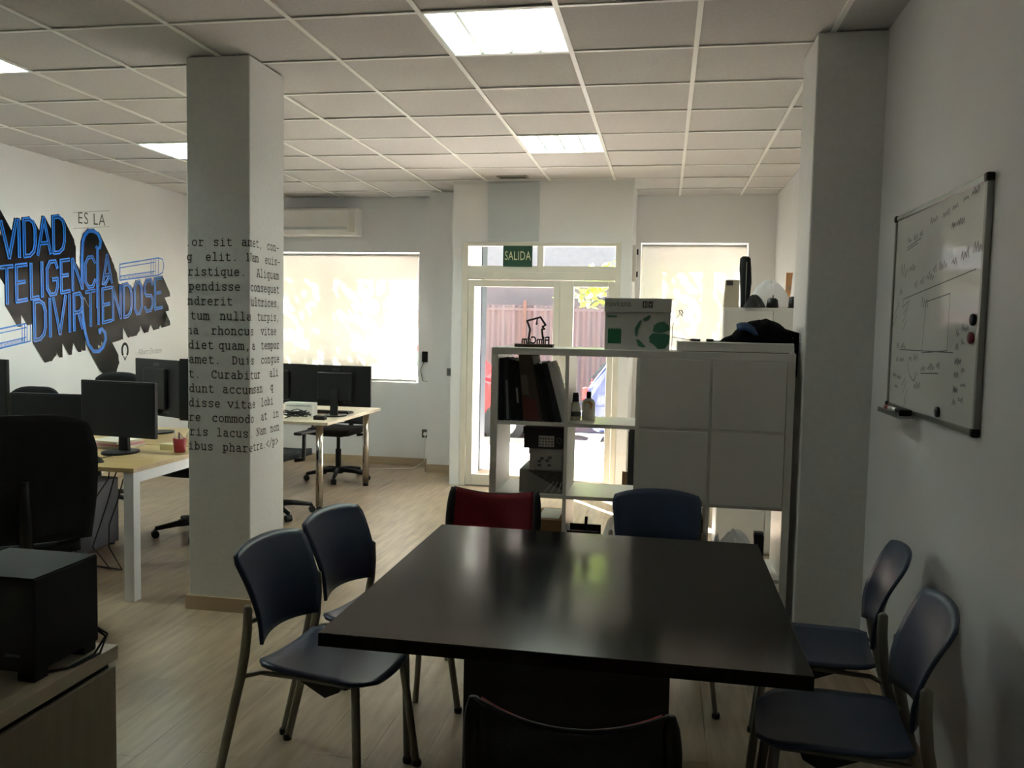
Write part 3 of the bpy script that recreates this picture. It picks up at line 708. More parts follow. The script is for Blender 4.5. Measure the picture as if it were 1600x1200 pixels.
for pl in ([(.18, .64), (.36, .66)], [(.18, .63), (.32, .645)], [(.16, .44), (.95, .505)], [(.16, .44), (.16, .40)], [(.46, .42), (.72, .44), (.72, .25), (.44, .235)], [(.46, .42), (.44, .235)], [(.14, .24), (.78, .245)], [(.44, .16), (.64, .17)],
           [(.16, .41), (.24, .43)], [(.17, .38), (.24, .42)], [(.17, .35), (.23, .40)], [(.18, .32), (.22, .36)], [(.02, .36), (.10, .43)], [(.02, .33), (.08, .38)], [(.26, .20), (.30, .145), (.36, .125), (.40, .16)], [(.36, .125), (.37, .16)],
           [(.20, .10), (.24, .13)], [(.22, .07), (.26, .12)], [(.24, .04), (.28, .09)], [(.24, .02), (.27, .05)]):
    b.ribbon(pl, .0036, bf)
tag(b.build('marker_lines', ink_m, wbd), kind='stuff')
def magnet(y, z, m, label):
    t = MB().lathe([(.017, 0), (.019, .004), (.017, .010), (.008, .012)], (0, 0, 0), 18).build('board_magnet', m, None, smooth=True)
    t.rotation_euler = (0, -PI / 2, 0); t.location = (XR - .0142, y, z); tag(t, label, 'magnet', 'round magnets on the whiteboard')
magnet(2.79, 1.60, black_m, 'upper black round magnet at the right edge of the whiteboard')
magnet(2.80, 1.545, mat('magnet_red', (128, 30, 58), .4), 'dark red round magnet at the right edge of the whiteboard')
magnet(3.08, 1.29, black_m, 'black round magnet low down on the whiteboard')
ty = 3.239
o = MB().tube([(XR - .05, ty + .33, WB0 + .0065), (XR - .05, ty + .20, WB0 + .0065)], .0095, 12).build('marker_pen', white_m, None, smooth=True)
tag(o, 'white marker pen with a red cap on the whiteboard tray', 'marker'); MB().tube([(XR - .05, ty + .38, WB0 + .0065), (XR - .05, ty + .33, WB0 + .0065)], .0102, 12).build('pen_cap', mat('cap_red', (150, 32, 36), .4), o)
o = MB().box(XR - .07, XR - .025, ty + .11, ty + .18, WB0 - .003, WB0 + .02).build('board_eraser', blackmat_m, None, bevel=.004); tag(o, 'small black eraser on the whiteboard tray', 'eraser')
# ================================================================== MEETING TABLE AND CHAIRS
T = thing('meeting_table', 'square dark wenge meeting table in the foreground', 'table', (-.246, 2.64, 0))
MB().box(-.616, .616, -.62, .62, .714, .75).build('tabletop', wenge_m, T, bevel=.003)
MB().box(-.30, .29, -.30, -.27, 0, .714).build('pedestal_panel', blackmat_m, T)
MB().box(-.30, .29, .27, .30, 0, .714).build('pedestal_panel', blackmat_m, T)
MB().box(-.30, -.27, -.27, .27, 0, .714).build('pedestal_panel', blackmat_m, T)
MB().box(.26, .29, -.27, .27, 0, .714).build('pedestal_panel', blackmat_m, T)

def blue_chair():      # faces +Y
    t = thing('stacking_chair', 'x', 'chair', group='slate blue stacking chairs at the meeting table')
    # seat shell: dished, waterfall front
    g = []
    for i in range(13):
        u = -1 + 2 * i / 12; row = []
        for j in range(15):
            v = j / 14; y = -.155 + .40 * v
            hw = .185 + .015 * math.sin(PI * v) - (.075 * max(0, (v - .8) / .2) ** 2) - .03 * max(0, (.12 - v) / .12) ** 2
            z = .440 + .012 * (abs(u) ** 2.2) - .030 * max(0, v - .72) ** 1.3 / .28 + .018 * max(0, .3 - v) + .012 * math.cos(PI * v) * .3
            row.append((u * hw, y, z))
        g.append(row)
    MB().sheet(g, .011).build('seat', blue_m, t, smooth=True)
    # backrest shell: arched top, hollowed lower edge
    g = []
    for i in range(17):
        u = -1 + 2 * i / 16; row = []
        for j in range(13):
            v = j / 12
            zb = .518 + .010 * (1 - u * u); zt = .804 + .024 * (1 - abs(u) ** 2.4)
            z = zb + (zt - zb) * v
            hw = .168 + .034 * v ** .8 - .014 * max(0, (v - .88) / .12) ** 2.5
            y = -.150 - .045 * (1 - u * u) * (1 - .3 * v) + .012 - .125 * max(0, v - .2) ** 1.6
            row.append((u * hw, y, z))
        g.append(row)
    MB().sheet(g, .011).build('backrest', blue_m, t, smooth=True)
    for sx in (-1, 1):
        x = sx * .212
        MB().tube([(x, -.292, 0), (x, -.262, .12), (x, -.222, .28), (x, -.186, .42), (x, -.17, .50), (x * .985, -.163, .58), (x * .97, -.163, .648), (x * .965, -.163, .656)], [.015, .0155, .016, .0165, .0165, .0165, .0155, .008], 12, rb=.72, flat=(0, 1, 0)).build('leg', steel_m, t, smooth=True)
        MB().tube([(sx * .212, .236, 0), (sx * .185, .215, .22), (sx * .16, .195, .428)], [.0135, .0145, .0145], 12, rb=.75, flat=(0, 1, 0)).build('leg', steel_m, t, smooth=True)
        MB().tube([(x, -.183, .425), (sx * .17, -.14, .428), (sx * .155, -.02, .424), (sx * .155, .19, .424)], .0085, 8).build('seat_rail', steel_m, t, smooth=True)
        MB().tube([(x * .975, -.164, .60), (sx * .175, -.158, .60)], .009, 8).build('back_bracket', steel_m, t)
        for yy in (-.292, .236): MB().lathe([(.016, 0), (.0165, .012), (.015, .02)], (sx * .212, yy, 0), 10).build('foot_cap', blackmat_m, t)
    MB().prism([(-.07, .43), (.14, .43), (.12, .385), (.07, .36), (-.05, .415)], lambda a, c, d: (d, a, c), -.13, .13).build('seat_bracket', blackmat_m, t)
    return t
proto = blue_chair()
BC = [(-1.079, 2.609, -8.3, 'slate blue chair nearest the camera on the left of the table'),
      (-1.043, 3.05, -11.3, 'slate blue chair on the left of the table beside the lettered column'),
      (.012, 3.60, -83.5, 'slate blue chair on the far side of the table against the white shelving doors'),
      (.585, 3.06, 172.4, 'slate blue chair on the right wall side, farther of the pair under the whiteboard'),
      (.54, 2.464, 174.6, 'slate blue chair on the right wall side, nearest the camera')]
for k, (x, y, d, lab) in enumerate(BC):
    o = proto if k == 0 else copy_tree(proto)
    o.location = (x, y, 0); o.rotation_euler = (0, 0, R(d - 90)); o['label'] = lab

def red_chair():
    t = thing('mesh_chair', 'x', 'chair', group='red mesh chairs at the meeting table')
    g = []
    for i in range(13):
        u = -1 + 2 * i / 12
        g.append([(u * (.20 + .01 * math.sin(PI * j / 8)), -.19 + .41 * j / 8, .452 - .012 * (1 - u * u) - .02 * max(0, j / 8 - .75)) for j in range(9)])
    MB().sheet(g, .035).build('seat', red_m, t, smooth=True)
    def bk(u, v, w): 
        return (u * w * (1 + .04 * math.sin(PI * v)), -.20 - .035 * (1 - u * u) - .05 * v ** 1.4, .54 + (.245 + .03 * abs(u) ** 2.0) * v)
    MB().sheet([[bk(-1 + 2 * i / 14, j / 10, .178) for j in range(11)] for i in range(15)], .007).build('back_mesh', red_m, t, smooth=True)
    for s_ in (-1, 1):
        p = [Vector(bk(s_, j / 10, .192)) for j in range(11)]
        MB().tube(p, [.016, .017, .018, .019, .02, .02, .02, .02, .019, .017, .011], 10, rb=.6, flat=(1, 0, 0)).build('back_frame', black_m, t, smooth=True)
    for v_, r_ in ((1.0, .0045), (0.0, .010)): MB().tube([Vector(bk(-1 + 2 * i / 16, v_, .19)) + Vector((0, -.003, 0)) for i in range(17)], r_, 8).build('back_edge', black_m, t, smooth=True)
    MB().sheet([[Vector(bk(-1 + 2 * i / 14, j / 10 * .985, .176)) + Vector((0, -.010, 0)) for j in range(11)] for i in range(15)], .005).build('back_lining', fabric_m, t, smooth=True)
    for s_ in (-1, 1):
        x = s_ * .212
        MB().tube([(x, -.25, 0), (x, -.21, .30), (x, -.19, .44), (s_ * .195, -.205, .60)], [.012, .0125, .0125, .011], 10).build('leg', steel_m, t, smooth=True)
        MB().tube([(s_ * .22, .20, 0), (s_ * .20, .18, .43)], .012, 10).build('leg', steel_m, t, smooth=True)
        MB().tube([(x, -.19, .43), (s_ * .20, .18, .425)], .010, 8).build('seat_rail', steel_m, t, smooth=True)
    return t
rp = red_chair()
RC = [(-.740, 3.46, -91, 'red mesh chair with black frame at the far side of the table'), (-.159, 1.85, 90, 'chair seen from behind with a red edge, closest to the camera')]
for k, (x, y, d, lab) in enumerate(RC):
    o = rp if k == 0 else copy_tree(rp)
    o.location = (x, y, 0); o.rotation_euler = (0, 0, R(d - 90)); o['label'] = lab

# ================================================================== WHITE CUBE SHELVING
SX0, SX1, SY0, SY1, SZ = -.845, .605, 4.11, 4.49, 1.447
S = thing('cube_shelving', 'white four-by-four cube shelving dividing the room beside the pillar', 'shelving', (0, 0, 0))
bx('top_panel', white_m, S, SX0, SX1, SY0, SY1, SZ - .035, SZ, bevel=.002)
bx('bottom_panel', white_m, S, SX0, SX1, SY0, SY1, 0, .035)
for a in (SX0, SX1 - .035): bx('side_panel', white_m, S, a, a + .035, SY0, SY1, .035, SZ - .035, bevel=.002)
cw = (SX1 - SX0 - .07) / 4
cx = [SX0 + .035 + cw * k for k in range(5)]
RZ = [SZ - .035, 1.072, .712, .362, .035]
for k in (1, 2, 3): bx('divider', white_m, S, cx[k] - .009, cx[k] + .009, SY0 + .002, SY1 - .002, .035, SZ - .035)
for c in range(4):
    for r_ in (1, 2, 3): bx('shelf_board', white_m, S, cx[c] + (.009 if c else 0), cx[c + 1] - (.009 if c < 3 else 0), SY0 + .004, SY1 - .004, RZ[r_] - .009, RZ[r_] + .009)
for c in (2, 3):
    for r_ in (0, 1):
        zt, zb = RZ[r_] - (.003 if r_ == 0 else .007), RZ[r_ + 1] + .007
        a, d = cx[c] + .008, cx[c + 1] - (.008 if c == 2 else .003)
        fr = MB().box(a, d, SY0 - .006, SY0 + .012, zb, zt).build('door', white_m, S, bevel=.002)
        bx('door_inset', white_m, fr, a + .004, d - .004, SY0 + .06, SY0 + .34, zb + .004, zt - .004)
def cell(c, r_): return cx[c] + (.010 if c else .001), cx[c + 1] - .010, RZ[r_ + 1] + .009   # left, right, floor of a cell

# binders and albums leaning in the first cell
xl, xr_, zf = cell(0, 0); U = .000376
BK = [(300, 378, 300, 350, 815, blackmat_m, 'narrow black binder standing against the left side of the shelving'),
      (385, 465, 352, 412, 815, mat('charcoal_cloth', (46, 46, 50), .7), 'charcoal binder with a pale spine strip, second in the leaning row'),
      (470, 555, 418, 478, 808, blackmat_m, 'black binder left of the one with a short white label'),
      (560, 635, 482, 545, 800, black_m, 'black binder with a short white spine label beside the brown album'),
      (642, 900, 550, 740, 880, mat('dark_brown_leather', (66, 54, 44), .6, var=.15), 'thick dark brown album leaning in the top shelf cell'),
      (906, 982, 748, 800, 745, blackmat_m, 'thin black binder right of the brown album'),
      (988, 1058, 806, 862, 770, black_m, 'black binder second from the right end of the leaning row'),
      (1064, 1140, 868, 938, 775, mat('charcoal_cloth', (46, 46, 50), .7), 'charcoal binder at the right end of the leaning row')]
for k, (a, b_, c, d, h, m, lab) in enumerate(BK):
    f = lambda q_: xl + (q_ - 298) * U
    y0, y1 = SY0 + .02 + .004 * (k % 3), SY0 + .27
    z1 = zf + h * U; xa, xb, xc, xd = f(a), f(b_), f(c), f(d)
    t = thing('album' if k == 4 else 'binder', lab, 'album' if k == 4 else 'binder', ((xa + xb) / 2, y0, zf), 0, 'binders leaning in the shelving')
    ox, oz = (xa + xb) / 2, zf
    tilt = (z1 - zf) + (.014 if k == 4 else .004)
    MB().hexa([(xa - ox, 0, 0), (xb - ox, 0, 0), (xb - ox, y1 - y0, 0), (xa - ox, y1 - y0, 0), (xc - ox, 0, tilt), (xd - ox, 0, tilt - (xd - xc) * .28), (xd - ox, y1 - y0, tilt - (xd - xc) * .28), (xc - ox, y1 - y0, tilt)]).build('cover', m, t, bevel=.003)
    def sp(u, v): return ((xa + (xb - xa) * u) * (1 - v) + (xc + (xd - xc) * u) * v - ox, -.0012, (z1 - zf) * v)
    if k == 1: MB().add([sp(.35, .02), sp(.8, .02), sp(.8, .66), sp(.35, .66)], [(0, 1, 2, 3)]).build('spine_label', mat('grey_spine', (120, 122, 128), .6), t)
    if k == 3: MB().add([sp(.2, .3), sp(.55, .3), sp(.55, .55), sp(.2, .55)], [(0, 1, 2, 3)]).build('spine_label', mat('grey_label', (150, 152, 150), .6), t)
    if k == 4:
        MB().add([sp(.05, .40), sp(.45, .40), sp(.45, .70), sp(.05, .70)], [(0, 1, 2, 3)]).build('spine_label', mat('taupe_label', (96, 90, 80), .6), t)
        MB().add([sp(.0, .02), sp(.8, .02), sp(.8, .32), sp(.0, .38)], [(0, 1, 2, 3)]).build('spine_patch', mat('maroon_patch', (92, 44, 40), .6), t)
t = thing('plastic_sleeve', 'clear crumpled plastic sleeve at the end of the leaning binders', 'sleeve', (xl + (1162 - 298) * U, SY0 + .03, zf))
MB().prism([((q_ - 1162) * U, (1000 - w_) * U) for q_, w_ in ((1152, 1000), (942, 225), (985, 205), (1040, 300), (1112, 560), (1186, 790), (1188, 1000))], lambda a, c, d: (a, d + .004 * math.sin(c * 60), c), 0, .2).build('film', bag_m, t)

# bottles in the second cell
xl, xr_, zf = cell(1, 0)
pb = mat('bottle_white', (222, 218, 206), .35)
t = thing('glue_bottle', 'white bottle with a tapered neck and dark blue cap on the shelf', 'bottle', (-.437, SY0 + .17, zf))
MB().lathe([(.026, 0), (.028, .006), (.028, .05), (.020, .085), (.014, .10)], n=20).build('body', pb, t, smooth=True)
MB().lathe([(.017, .085), (.0155, .125), (.0125, .140)], n=16).build('cap', mat('cap_navy', (34, 44, 70), .4), t, smooth=True)
MB().lathe([(.0284, .02), (.0284, .045)], n=20).build('label_band', mat('band_grey', (92, 96, 90), .5), t)
t = thing('hand_cream_bottle', 'white bottle with an orange label and black cap on the shelf', 'bottle', (-.372, SY0 + .19, zf))
MB().lathe([(.032, 0), (.034, .008), (.034, .085), (.026, .104), (.011, .112)], n=20).build('body', pb, t, smooth=True)
MB().lathe([(.012, .110), (.012, .145)], n=16).build('cap', black_m, t)
MB().prism([(-.024, .062), (.016, .056), (.024, .085), (.010, .098), (-.02, .094)], lambda a, c, d: (a, -math.sqrt(max(0, .0347 ** 2 - a * a)) - d, c), 0, .0006).build('label', mat('label_orange', (222, 150, 62), .5), t)

# stacked boxes
xl, xr_, zf = cell(0, 1)
def carton(name, lab, x0, x1, y0, y1, z0, z1, m, lid=None, cat='box', group=None):
    t = thing(name, lab, cat, ((x0 + x1) / 2, (y0 + y1) / 2, z0), 0, group)
    a, b_, h = (x1 - x0) / 2, (y1 - y0) / 2, z1 - z0
    if lid:
        bx('box_body', m, t, -a + .004, a - .004, -b_ + .004, b_ - .004, 0, h - .01, bevel=.002)
        bx('lid', lid[1], t, -a, a, -b_, b_, h - lid[0], h, bevel=.002)
    else: bx('box_body', m, t, -a, a, -b_, b_, 0, h, bevel=.002)
    return t, a, b_, h
gb = mat('grey_box_print', (140, 138, 132), .6, var=.05)
t, a, b_, h = carton('archive_box', 'grey patterned box at the bottom of the box stack', xr_ - .222, xr_ - .004, SY0 + .03, SY0 + .33, zf, zf + .118, gb, group='boxes stacked in the shelving')
MB().prism([(-.07, h * .97), (a, h * .97), (a, .02)], lambda p, c, d: (p, -b_ - d, c), 0, .0008).build('dark_print', mat('dark_pattern', (72, 68, 64), .6, var=.6, scale=90), t)
for k in range(3): MB().ribbon([(.02 + k * .035, .01 + .0 * k), (.065 + k * .02, .06)], .003, lambda p, c, d: (min(p, a - .002), -b_ - .0012, c)).build('white_stripe', white_m, t)
t, a, b_, h = carton('lidded_box', 'pale grey box in the middle of the box stack', xr_ - .178, xr_ - .006, SY0 + .04, SY0 + .32, zf + .118, zf + .225, mat('pale_grey_card', (196, 194, 188), .6), (.03, mat('pale_grey_card', (196, 194, 188), .6)), group='boxes stacked in the shelving')
b = MB()
for q_ in ((-.04, .035), (-.028, .05), (.0, .04), (.012, .055), (-.04, .015), (.01, .016)): b.box(q_[0], q_[0] + .018, -b_ - .0008, -b_ + .003, q_[1], q_[1] + .012)
b.build('printed_marks', greyprint_m, t)
t, a, b_, h = carton('shoe_box', 'black lidded box with a white label at the top of the box stack', xr_ - .205, xr_ - .002, SY0 + .02, SY0 + .33, zf + .225, zf + .332, mat('black_card', (38, 36, 38), .6), (.035, mat('black_card', (38, 36, 38), .6)), group='boxes stacked in the shelving')
bx('white_label', mat('label_paper', (198, 196, 190), .6), t, -.022, .055, -b_ - .001, -b_ + .003, .012, .066)
b = MB()
for i in range(5):
    for j in range(3): b.box(-.018 + i * .0145, -.018 + i * .0145 + rg.uniform(.005, .011), -b_ - .0016, -b_, .018 + j * .015, .026 + j * .015)
b.build('label_print', greyprint_m, t)
MB().ribbon(arc(.08, .045, .012, .012, 0, 360, 16), .004, lambda p, c, d: (p, -b_ - .0008, c)).build('ring_print', mat('ring_grey', (112, 110, 106), .6), t)
# third row
xl, xr_, zf = cell(0, 2)
for k, lab in enumerate(('brown cardboard carton with white tape lower left in the shelving', 'brown cardboard carton behind the red chair, right of its twin')):
    x0 = xr_ - .30 + k * .152
    t, a, b_, h = carton('cardboard_carton', lab, x0, x0 + .145, SY0 + .04, SY0 + .33, zf, zf + .215, card_m, group='cardboard cartons in the shelving')
    bx('tape', mat('white_tape', (206, 212, 222), .4), t, -a + .02, a - .02, -b_ + .03, b_ - .03, h - .001, h + .002)
def heap(rx, ry, h, seed, n=22, m_=12, sharp=.35):
    r2 = random.Random(seed); ph = [(r2.uniform(0, 6.28), r2.uniform(2, 7), r2.uniform(.05, sharp)) for _ in range(7)]
    b = MB(); vs = [(0, 0, h * .95)]; fs_ = []
    for i in range(1, m_ + 1):
        q_ = i / m_
        for j in range(n):
            th = 2 * PI * j / n; k = sum(a * math.sin(th * round(w) + p + q_ * w) for p, w, a in ph) / 3
            rr_ = q_ * (1 + .25 * k); z = h * max(0, (1 - q_ ** 2.4)) * (1 + .55 * k) if i < m_ else 0
            vs.append((rx * rr_ * math.cos(th), ry * rr_ * math.sin(th), max(0, z)))
    for j in range(n): fs_.append((0, 1 + j, 1 + (j + 1) % n))
    for i in range(m_ - 1):
        for j in range(n): fs_.append((1 + i * n + j, 1 + (i + 1) * n + j, 1 + (i + 1) * n + (j + 1) % n, 1 + i * n + (j + 1) % n))
    fs_.append(tuple(1 + (m_ - 1) * n + j for j in range(n - 1, -1, -1)))
    return b.add(vs, fs_)
xl, xr_, zf = cell(1, 2)
t = thing('pen_tray', 'dark tray with an upright black pen low in the shelving', 'tray', ((xl + xr_) / 2 - .1, SY0 + .12, zf))
MB().box(-.06, .10, -.08, .08, 0, .012).box(-.06, .10, -.08, -.07, .012, .17).box(-.06, .10, .07, .08, .012, .17).build('tray_body', mat('maroon_black', (44, 34, 38), .5), t, bevel=.002)
MB().tube([(.02, 0, .012), (.03, 0, .225)], .008, 10).build('upright_pen', black_m, t)
o = heap(.085, .12, .19, 5).build('plastic_bag', clearbag_m); o.location = (xr_ - .09, SY0 + .22, zf); tag(o, 'clear crumpled plastic bag behind the far blue chair', 'plastic bag', 'plastic bags in the shelving')
xl, xr_, zf = cell(2, 2)
t, a, b_, h = carton('olive_box', 'olive brown box beside the far blue chair in the shelving', xr_ - .20, xr_ - .004, SY0 + .05, SY0 + .33, zf, zf + .26, mat('olive_card', (92, 84, 58), .7))
bx('paper_sheet', mat('sheet_paper', (206, 206, 202), .6), t, -a + .02, a - .01, -b_ + .02, b_ - .05, h, h + .03)
xl, xr_, zf = cell(3, 2)
o = heap(.115, .12, .165, 9, sharp=.3).build('plastic_bag', bag_m); o.location = (xl + .145, SY0 + .24, zf); tag(o, 'white crumpled plastic bag on the right of the shelving', 'plastic bag', 'plastic bags in the shelving')
o = heap(.03, .06, .16, 13).build('plastic_bag', clearbag_m); o.location = (xl + .045, SY0 + .12, zf); tag(o, 'small clear plastic bag beside the white bag in the shelving', 'plastic bag', 'plastic bags in the shelving')
t = thing('handset', 'black handset standing at the right edge of the open shelf cell', 'handset', (xr_ - .075, SY0 + .06, zf))
MB().hexa([(-.018, -.02, 0), (.014, -.02, 0), (.014, .02, 0), (-.018, .02, 0), (-.034, -.022, .21), (.014, -.022, .20), (.014, .022, .20), (-.034, .022, .21)]).build('body', black_m, t, bevel=.006)
bx('top_cap', mat('cap_grey', (70, 72, 74), .4), t, -.033, .012, -.0225, .0225, .204, .214, bevel=.003)
t, a, b_, h = carton('small_tan_box', 'small tan box between the white bag and the black handset', xl + .200, xl + .228, SY0 + .04, SY0 + .10, zf, zf + .14, mat('tan_card', (170, 140, 100), .7))
bx('flap', mat('tan_card', (170, 140, 100), .7), t, -a, a, -b_ - .02, -b_, h - .004, h)

# on top of the shelving
t = thing('desk_sculpture', 'dark outline head figure standing on mirrored letters on a wooden base', 'sculpture', (-.65, SY0 + .13, SZ))
bx('wooden_base', mat('walnut', (66, 52, 36), .5, var=.15), t, -.098, .098, -.03, .03, 0, .017, bevel=.002)
fk = mat('dark_bronze', (42, 28, 30), .5)
def sp2(u, v): return ((u - 640) / 1040 * .197, 0, .017 + (930 - v) / 1040 * .197)
pl = [(480, 800), (520, 560), (510, 520), (430, 320), (790, 215), (930, 420), (850, 470), (905, 525), (835, 540), (870, 800)]
b = MB()
for k in range(len(pl) - 1):
    p, q_ = Vector(sp2(*pl[k])), Vector(sp2(*pl[k + 1])); b.tube([p + (p - q_).normalized() * .003, q_ + (q_ - p).normalized() * .003], .0056, 6)
b.tube([sp2(705, 250), sp2(695, 340), sp2(690, 420)], [.003, .004, .0065], 6)
b.build('head_outline', fk, t)
text_mesh('mirrored_lettering', 'FilmCam', .052, mat('dark_navy_letters', (30, 32, 40), .5), t, lambda a, c, d: (a * .78 + .006, d, .034 + c), extrude=.006, mirror=True, bold=.0016)

wcard = mat('white_carton', (198, 198, 192), .65)
t, a, b_, h = carton('paper_carton', 'white printer paper carton with a green globe print on the shelving', -.296, .028, SY0 + .06, SY0 + .28, SZ, SZ + .252, wcard, (.068, wcard))
gp = mat('carton_green', (30, 104, 66), .5); gp2 = mat('carton_pale_green', (62, 116, 92), .5)
yy = -b_ + .004
bx('green_square', gp, t, -a + .02, -a + .085, yy - .001, yy + .003, .03, .10)
b = MB()
for k in range(5): b.box(-a + .024 + k * .012, -a + .031 + k * .012, yy - .001, yy + .002, .100, .106)
b.build('square_edge', gp2, t)
gf = lambda p, c, d: (p, yy - .0008 - d, c)
b = MB(); gc, gr = .075, .088
def land(pts): b.prism([(gc + x * gr, .083 + y * gr) for x, y in pts], gf, 0, .0006)
land([(-.97, -.1), (-.98, .25), (-.8, .6), (-.62, .75), (-.66, .5), (-.8, .2), (-.86, -.2)])
land([(-.55, .80), (-.2, 1.0), (-.12, .95), (-.3, .72), (-.5, .65)])
land([(-.9, -.35), (-.72, -.38), (-.35, -.75), (-.5, -.8), (-.78, -.72)])
land([(.0, .1), (.05, .45), (.3, .62), (.6, .66), (.85, .45), (.93, .2), (.6, .05), (.3, .02)])
land([(-.2, -.2), (.0, .02), (.35, .0), (.7, -.0), (.95, -.1), (.9, -.5), (.7, -.82), (.3, -.86), (.05, -.6), (-.15, -.5)])
b.build('globe_print', gp2, t)
text_mesh('lettering', 'navkana', .042, mat('carton_olive', (112, 124, 84), .6), t, lambda p, c, d: (p * .92 - a + .068, -b_ - .0012, h - .028 + c))
MB().box(-a + .016, -a + .062, yy - .001, yy + .002, .158, .166).build('printed_line', gp2, t)
b = MB(); b.box(.022, .046, -b_ - .001, -b_ + .002, h - .046, h - .014).box(.05, .072, -b_ - .001, -b_ + .002, h - .046, h - .014)
ic = b.build('handling_mark', mat('mark_brown', (80, 66, 62), .6), t)
MB().box(.029, .034, -b_ - .0016, -b_, h - .04, h - .02).box(.038, .041, -b_ - .0016, -b_, h - .04, h - .02).box(.055, .067, -b_ - .0016, -b_, h - .03, h - .026).box(.059, .062, -b_ - .0016, -b_, h - .042, h - .03).build('mark_symbol', wcard, ic)

t = thing('flat_panel_box', 'long flat white panel lying on the right of the shelving top', 'panel', (.335, SY0 + .21, SZ))
MB().box(-.275, .262, -.19, .17, .004, .048).build('panel_body', white_m, t, bevel=.003)
MB().box(-.255, .25, -.17, .15, 0, .004).build('underside', cabside_m, t)
t = thing('paper_wad', 'scrap of crumpled white paper on the right front of the shelving top', 'paper', (.588, SY0 + .004, SZ))
heap(.014, .006, .012, 3).build('scrap', white_m, t)
jm = mat('black_jacket', (7, 7, 8), .95, spec=.1, var=.3, scale=40, bump=.3)
t = thing('folded_jacket', 'black jacket with a blue lining heaped on the shelving top', 'jacket', (.47, SY0 + .22, SZ + .048))
heap(.172, .15, .11, 21, n=30, sharp=.22).build('jacket_body', jm, t, smooth=True)
g = [[(-.125 + .15 * i / 8, -.095 - .03 * math.sin(PI * i / 8) + .05 * v / 4, .055 + .012 * math.sin(i * .9) + .030 * v / 4 - .014 * i / 8) for v in range(5)] for i in range(9)]
MB().sheet(g, .012).build('blue_lining', mat('blue_lining', (14, 54, 96), .8, var=.2), t, smooth=True)
MB().tube([(.10, -.06, .05), (.148, -.10, .04), (.150, -.115, -.02), (.150, -.115, -.10), (.150, -.113, -.16)], [.02, .018, .010, .0085, .007], 8, flat=(0, 1, 0)).build('hanging_strap', jm, t, smooth=True)
heap(.07, .10, .03, 33).build('sleeve', jm, t, smooth=True).location = (-.14, -.02, 0)
t = thing('screwdriver', 'thin screwdriver lying on the flat panel beside the carton', 'tool', (.12, SY0 + .1, SZ + .055))
MB().tube([(0, 0, 0), (-.085, 0, .012)], .0022, 6).build('shaft', silver_m, t)
MB().tube([(0, 0, 0), (.012, 0, 0), (.05, 0, -.001)], [.004, .0065, .006], 8).build('grip', mat('grip_navy', (40, 48, 70), .5), t)
t = thing('cable_clip', 'small black block on the flat panel beside the jacket', 'clip', (.215, SY0 + .1, SZ + .048))
bx('block', black_m, t, -.017, .017, -.012, .012, 0, .014, bevel=.003)
MB().tube([(.017, 0, .004), (.05, .004, .004), (.075, .01, .004)], .003, 6).build('lead', black_m, t)
t = thing('twisted_wire', 'bent wire clip sticking up behind the paper carton', 'wire', (.036, SY0 + .25, SZ))
MB().tube([(0, 0, 0), (.0, 0, .12), (.012, 0, .155), (.036, 0, .185)], .002, 6).build('stem', silver_m, t)
MB().tube([(.036, 0, .185), (.03, 0, .2), (.044, 0, .2), (.05, 0, .188), (.04, 0, .178), (.05, 0, .172)], .003, 6).build('clip_head', mat('clip_grey', (70, 72, 76), .4), t)

# behind the shelving
t = thing('black_board', 'tall black board standing behind the shelving', 'board', (-.148, 5.15, 0))
MB().box(-.05, .16, -.02, .02, 0, .93).build('panel', blackmat_m, t, bevel=.004)
MB().box(-.045, -.012, -.018, .018, .93, .945).build('edge_cap', black_m, t)
t = thing('cardboard_sheet', 'strip of brown cardboard standing behind the shelving', 'cardboard', (-.2, 5.26, 0))
MB().box(-.03, .2, -.008, .008, 0, .66).build('sheet', card_m, t); bx('fold', card_m, t, -.035, -.03, -.008, .03, 0, .66)
CB = thing('storage_cabinet', 'white storage cabinet standing at the right wall behind the shelving', 'cabinet', (.72, 6.2, 0))
MB().box(-.33, .33, -.18, .2, 0, 1.71).build('carcass', white_m, CB, bevel=.003)
for sx in (-1, 1):
    d_ = MB().box(-.325 if sx < 0 else .003, -.003 if sx < 0 else .325, -.2, -.182, .02, 1.69).build('door', white_m, CB, bevel=.003)
    bx('knob', silver_m, d_, sx * .03 - .008, sx * .03 + .008, -.22, -.2, .9, .93)
ct = 1.71
t = thing('label_printer', 'cream upright box with a dark window on the storage cabinet', 'device', (.45, 6.08, ct))
MB().hexa([(-.06, -.05, 0), (.045, -.05, 0), (.045, .05, 0), (-.06, .05, 0), (-.05, -.045, .19), (.045, -.045, .19), (.045, .05, .19), (-.05, .05, .19)]).build('casing', mat('cream_plastic', (206, 198, 176), .45), t, bevel=.006)
bx('dark_window', mat('window_dark', (76, 74, 68), .3), t, -.045, .0, -.051, -.046, .15, .182)
t = thing('instrument_case', 'tall narrow black case standing on the storage cabinet', 'case', (.545, 6.16, ct))
MB().tube([(0, 0, 0), (0, 0, .05), (0, 0, .18), (-.006, 0, .28), (-.008, 0, .345), (-.008, 0, .36)], [.03, .032, .04, .04, .036, .02], 12, rb=.7, flat=(1, 0, 0)).build('case_body', fabric_m, t, smooth=True)
MB().tube([(.0, -.034, .03), (0, -.034, .32)], .003, 6).build('zip', silver_m, t)
t = thing('clutter_pouch', 'crumpled dark pouch at the foot of the tall black case', 'pouch', (.60, 6.06, ct))
heap(.075, .06, .085, 17).build('pouch', mat('dark_grey_cloth', (58, 60, 62), .8), t); heap(.06, .05, .05, 19).build('flap', blackmat_m, t).location = (-.02, -.05, 0)
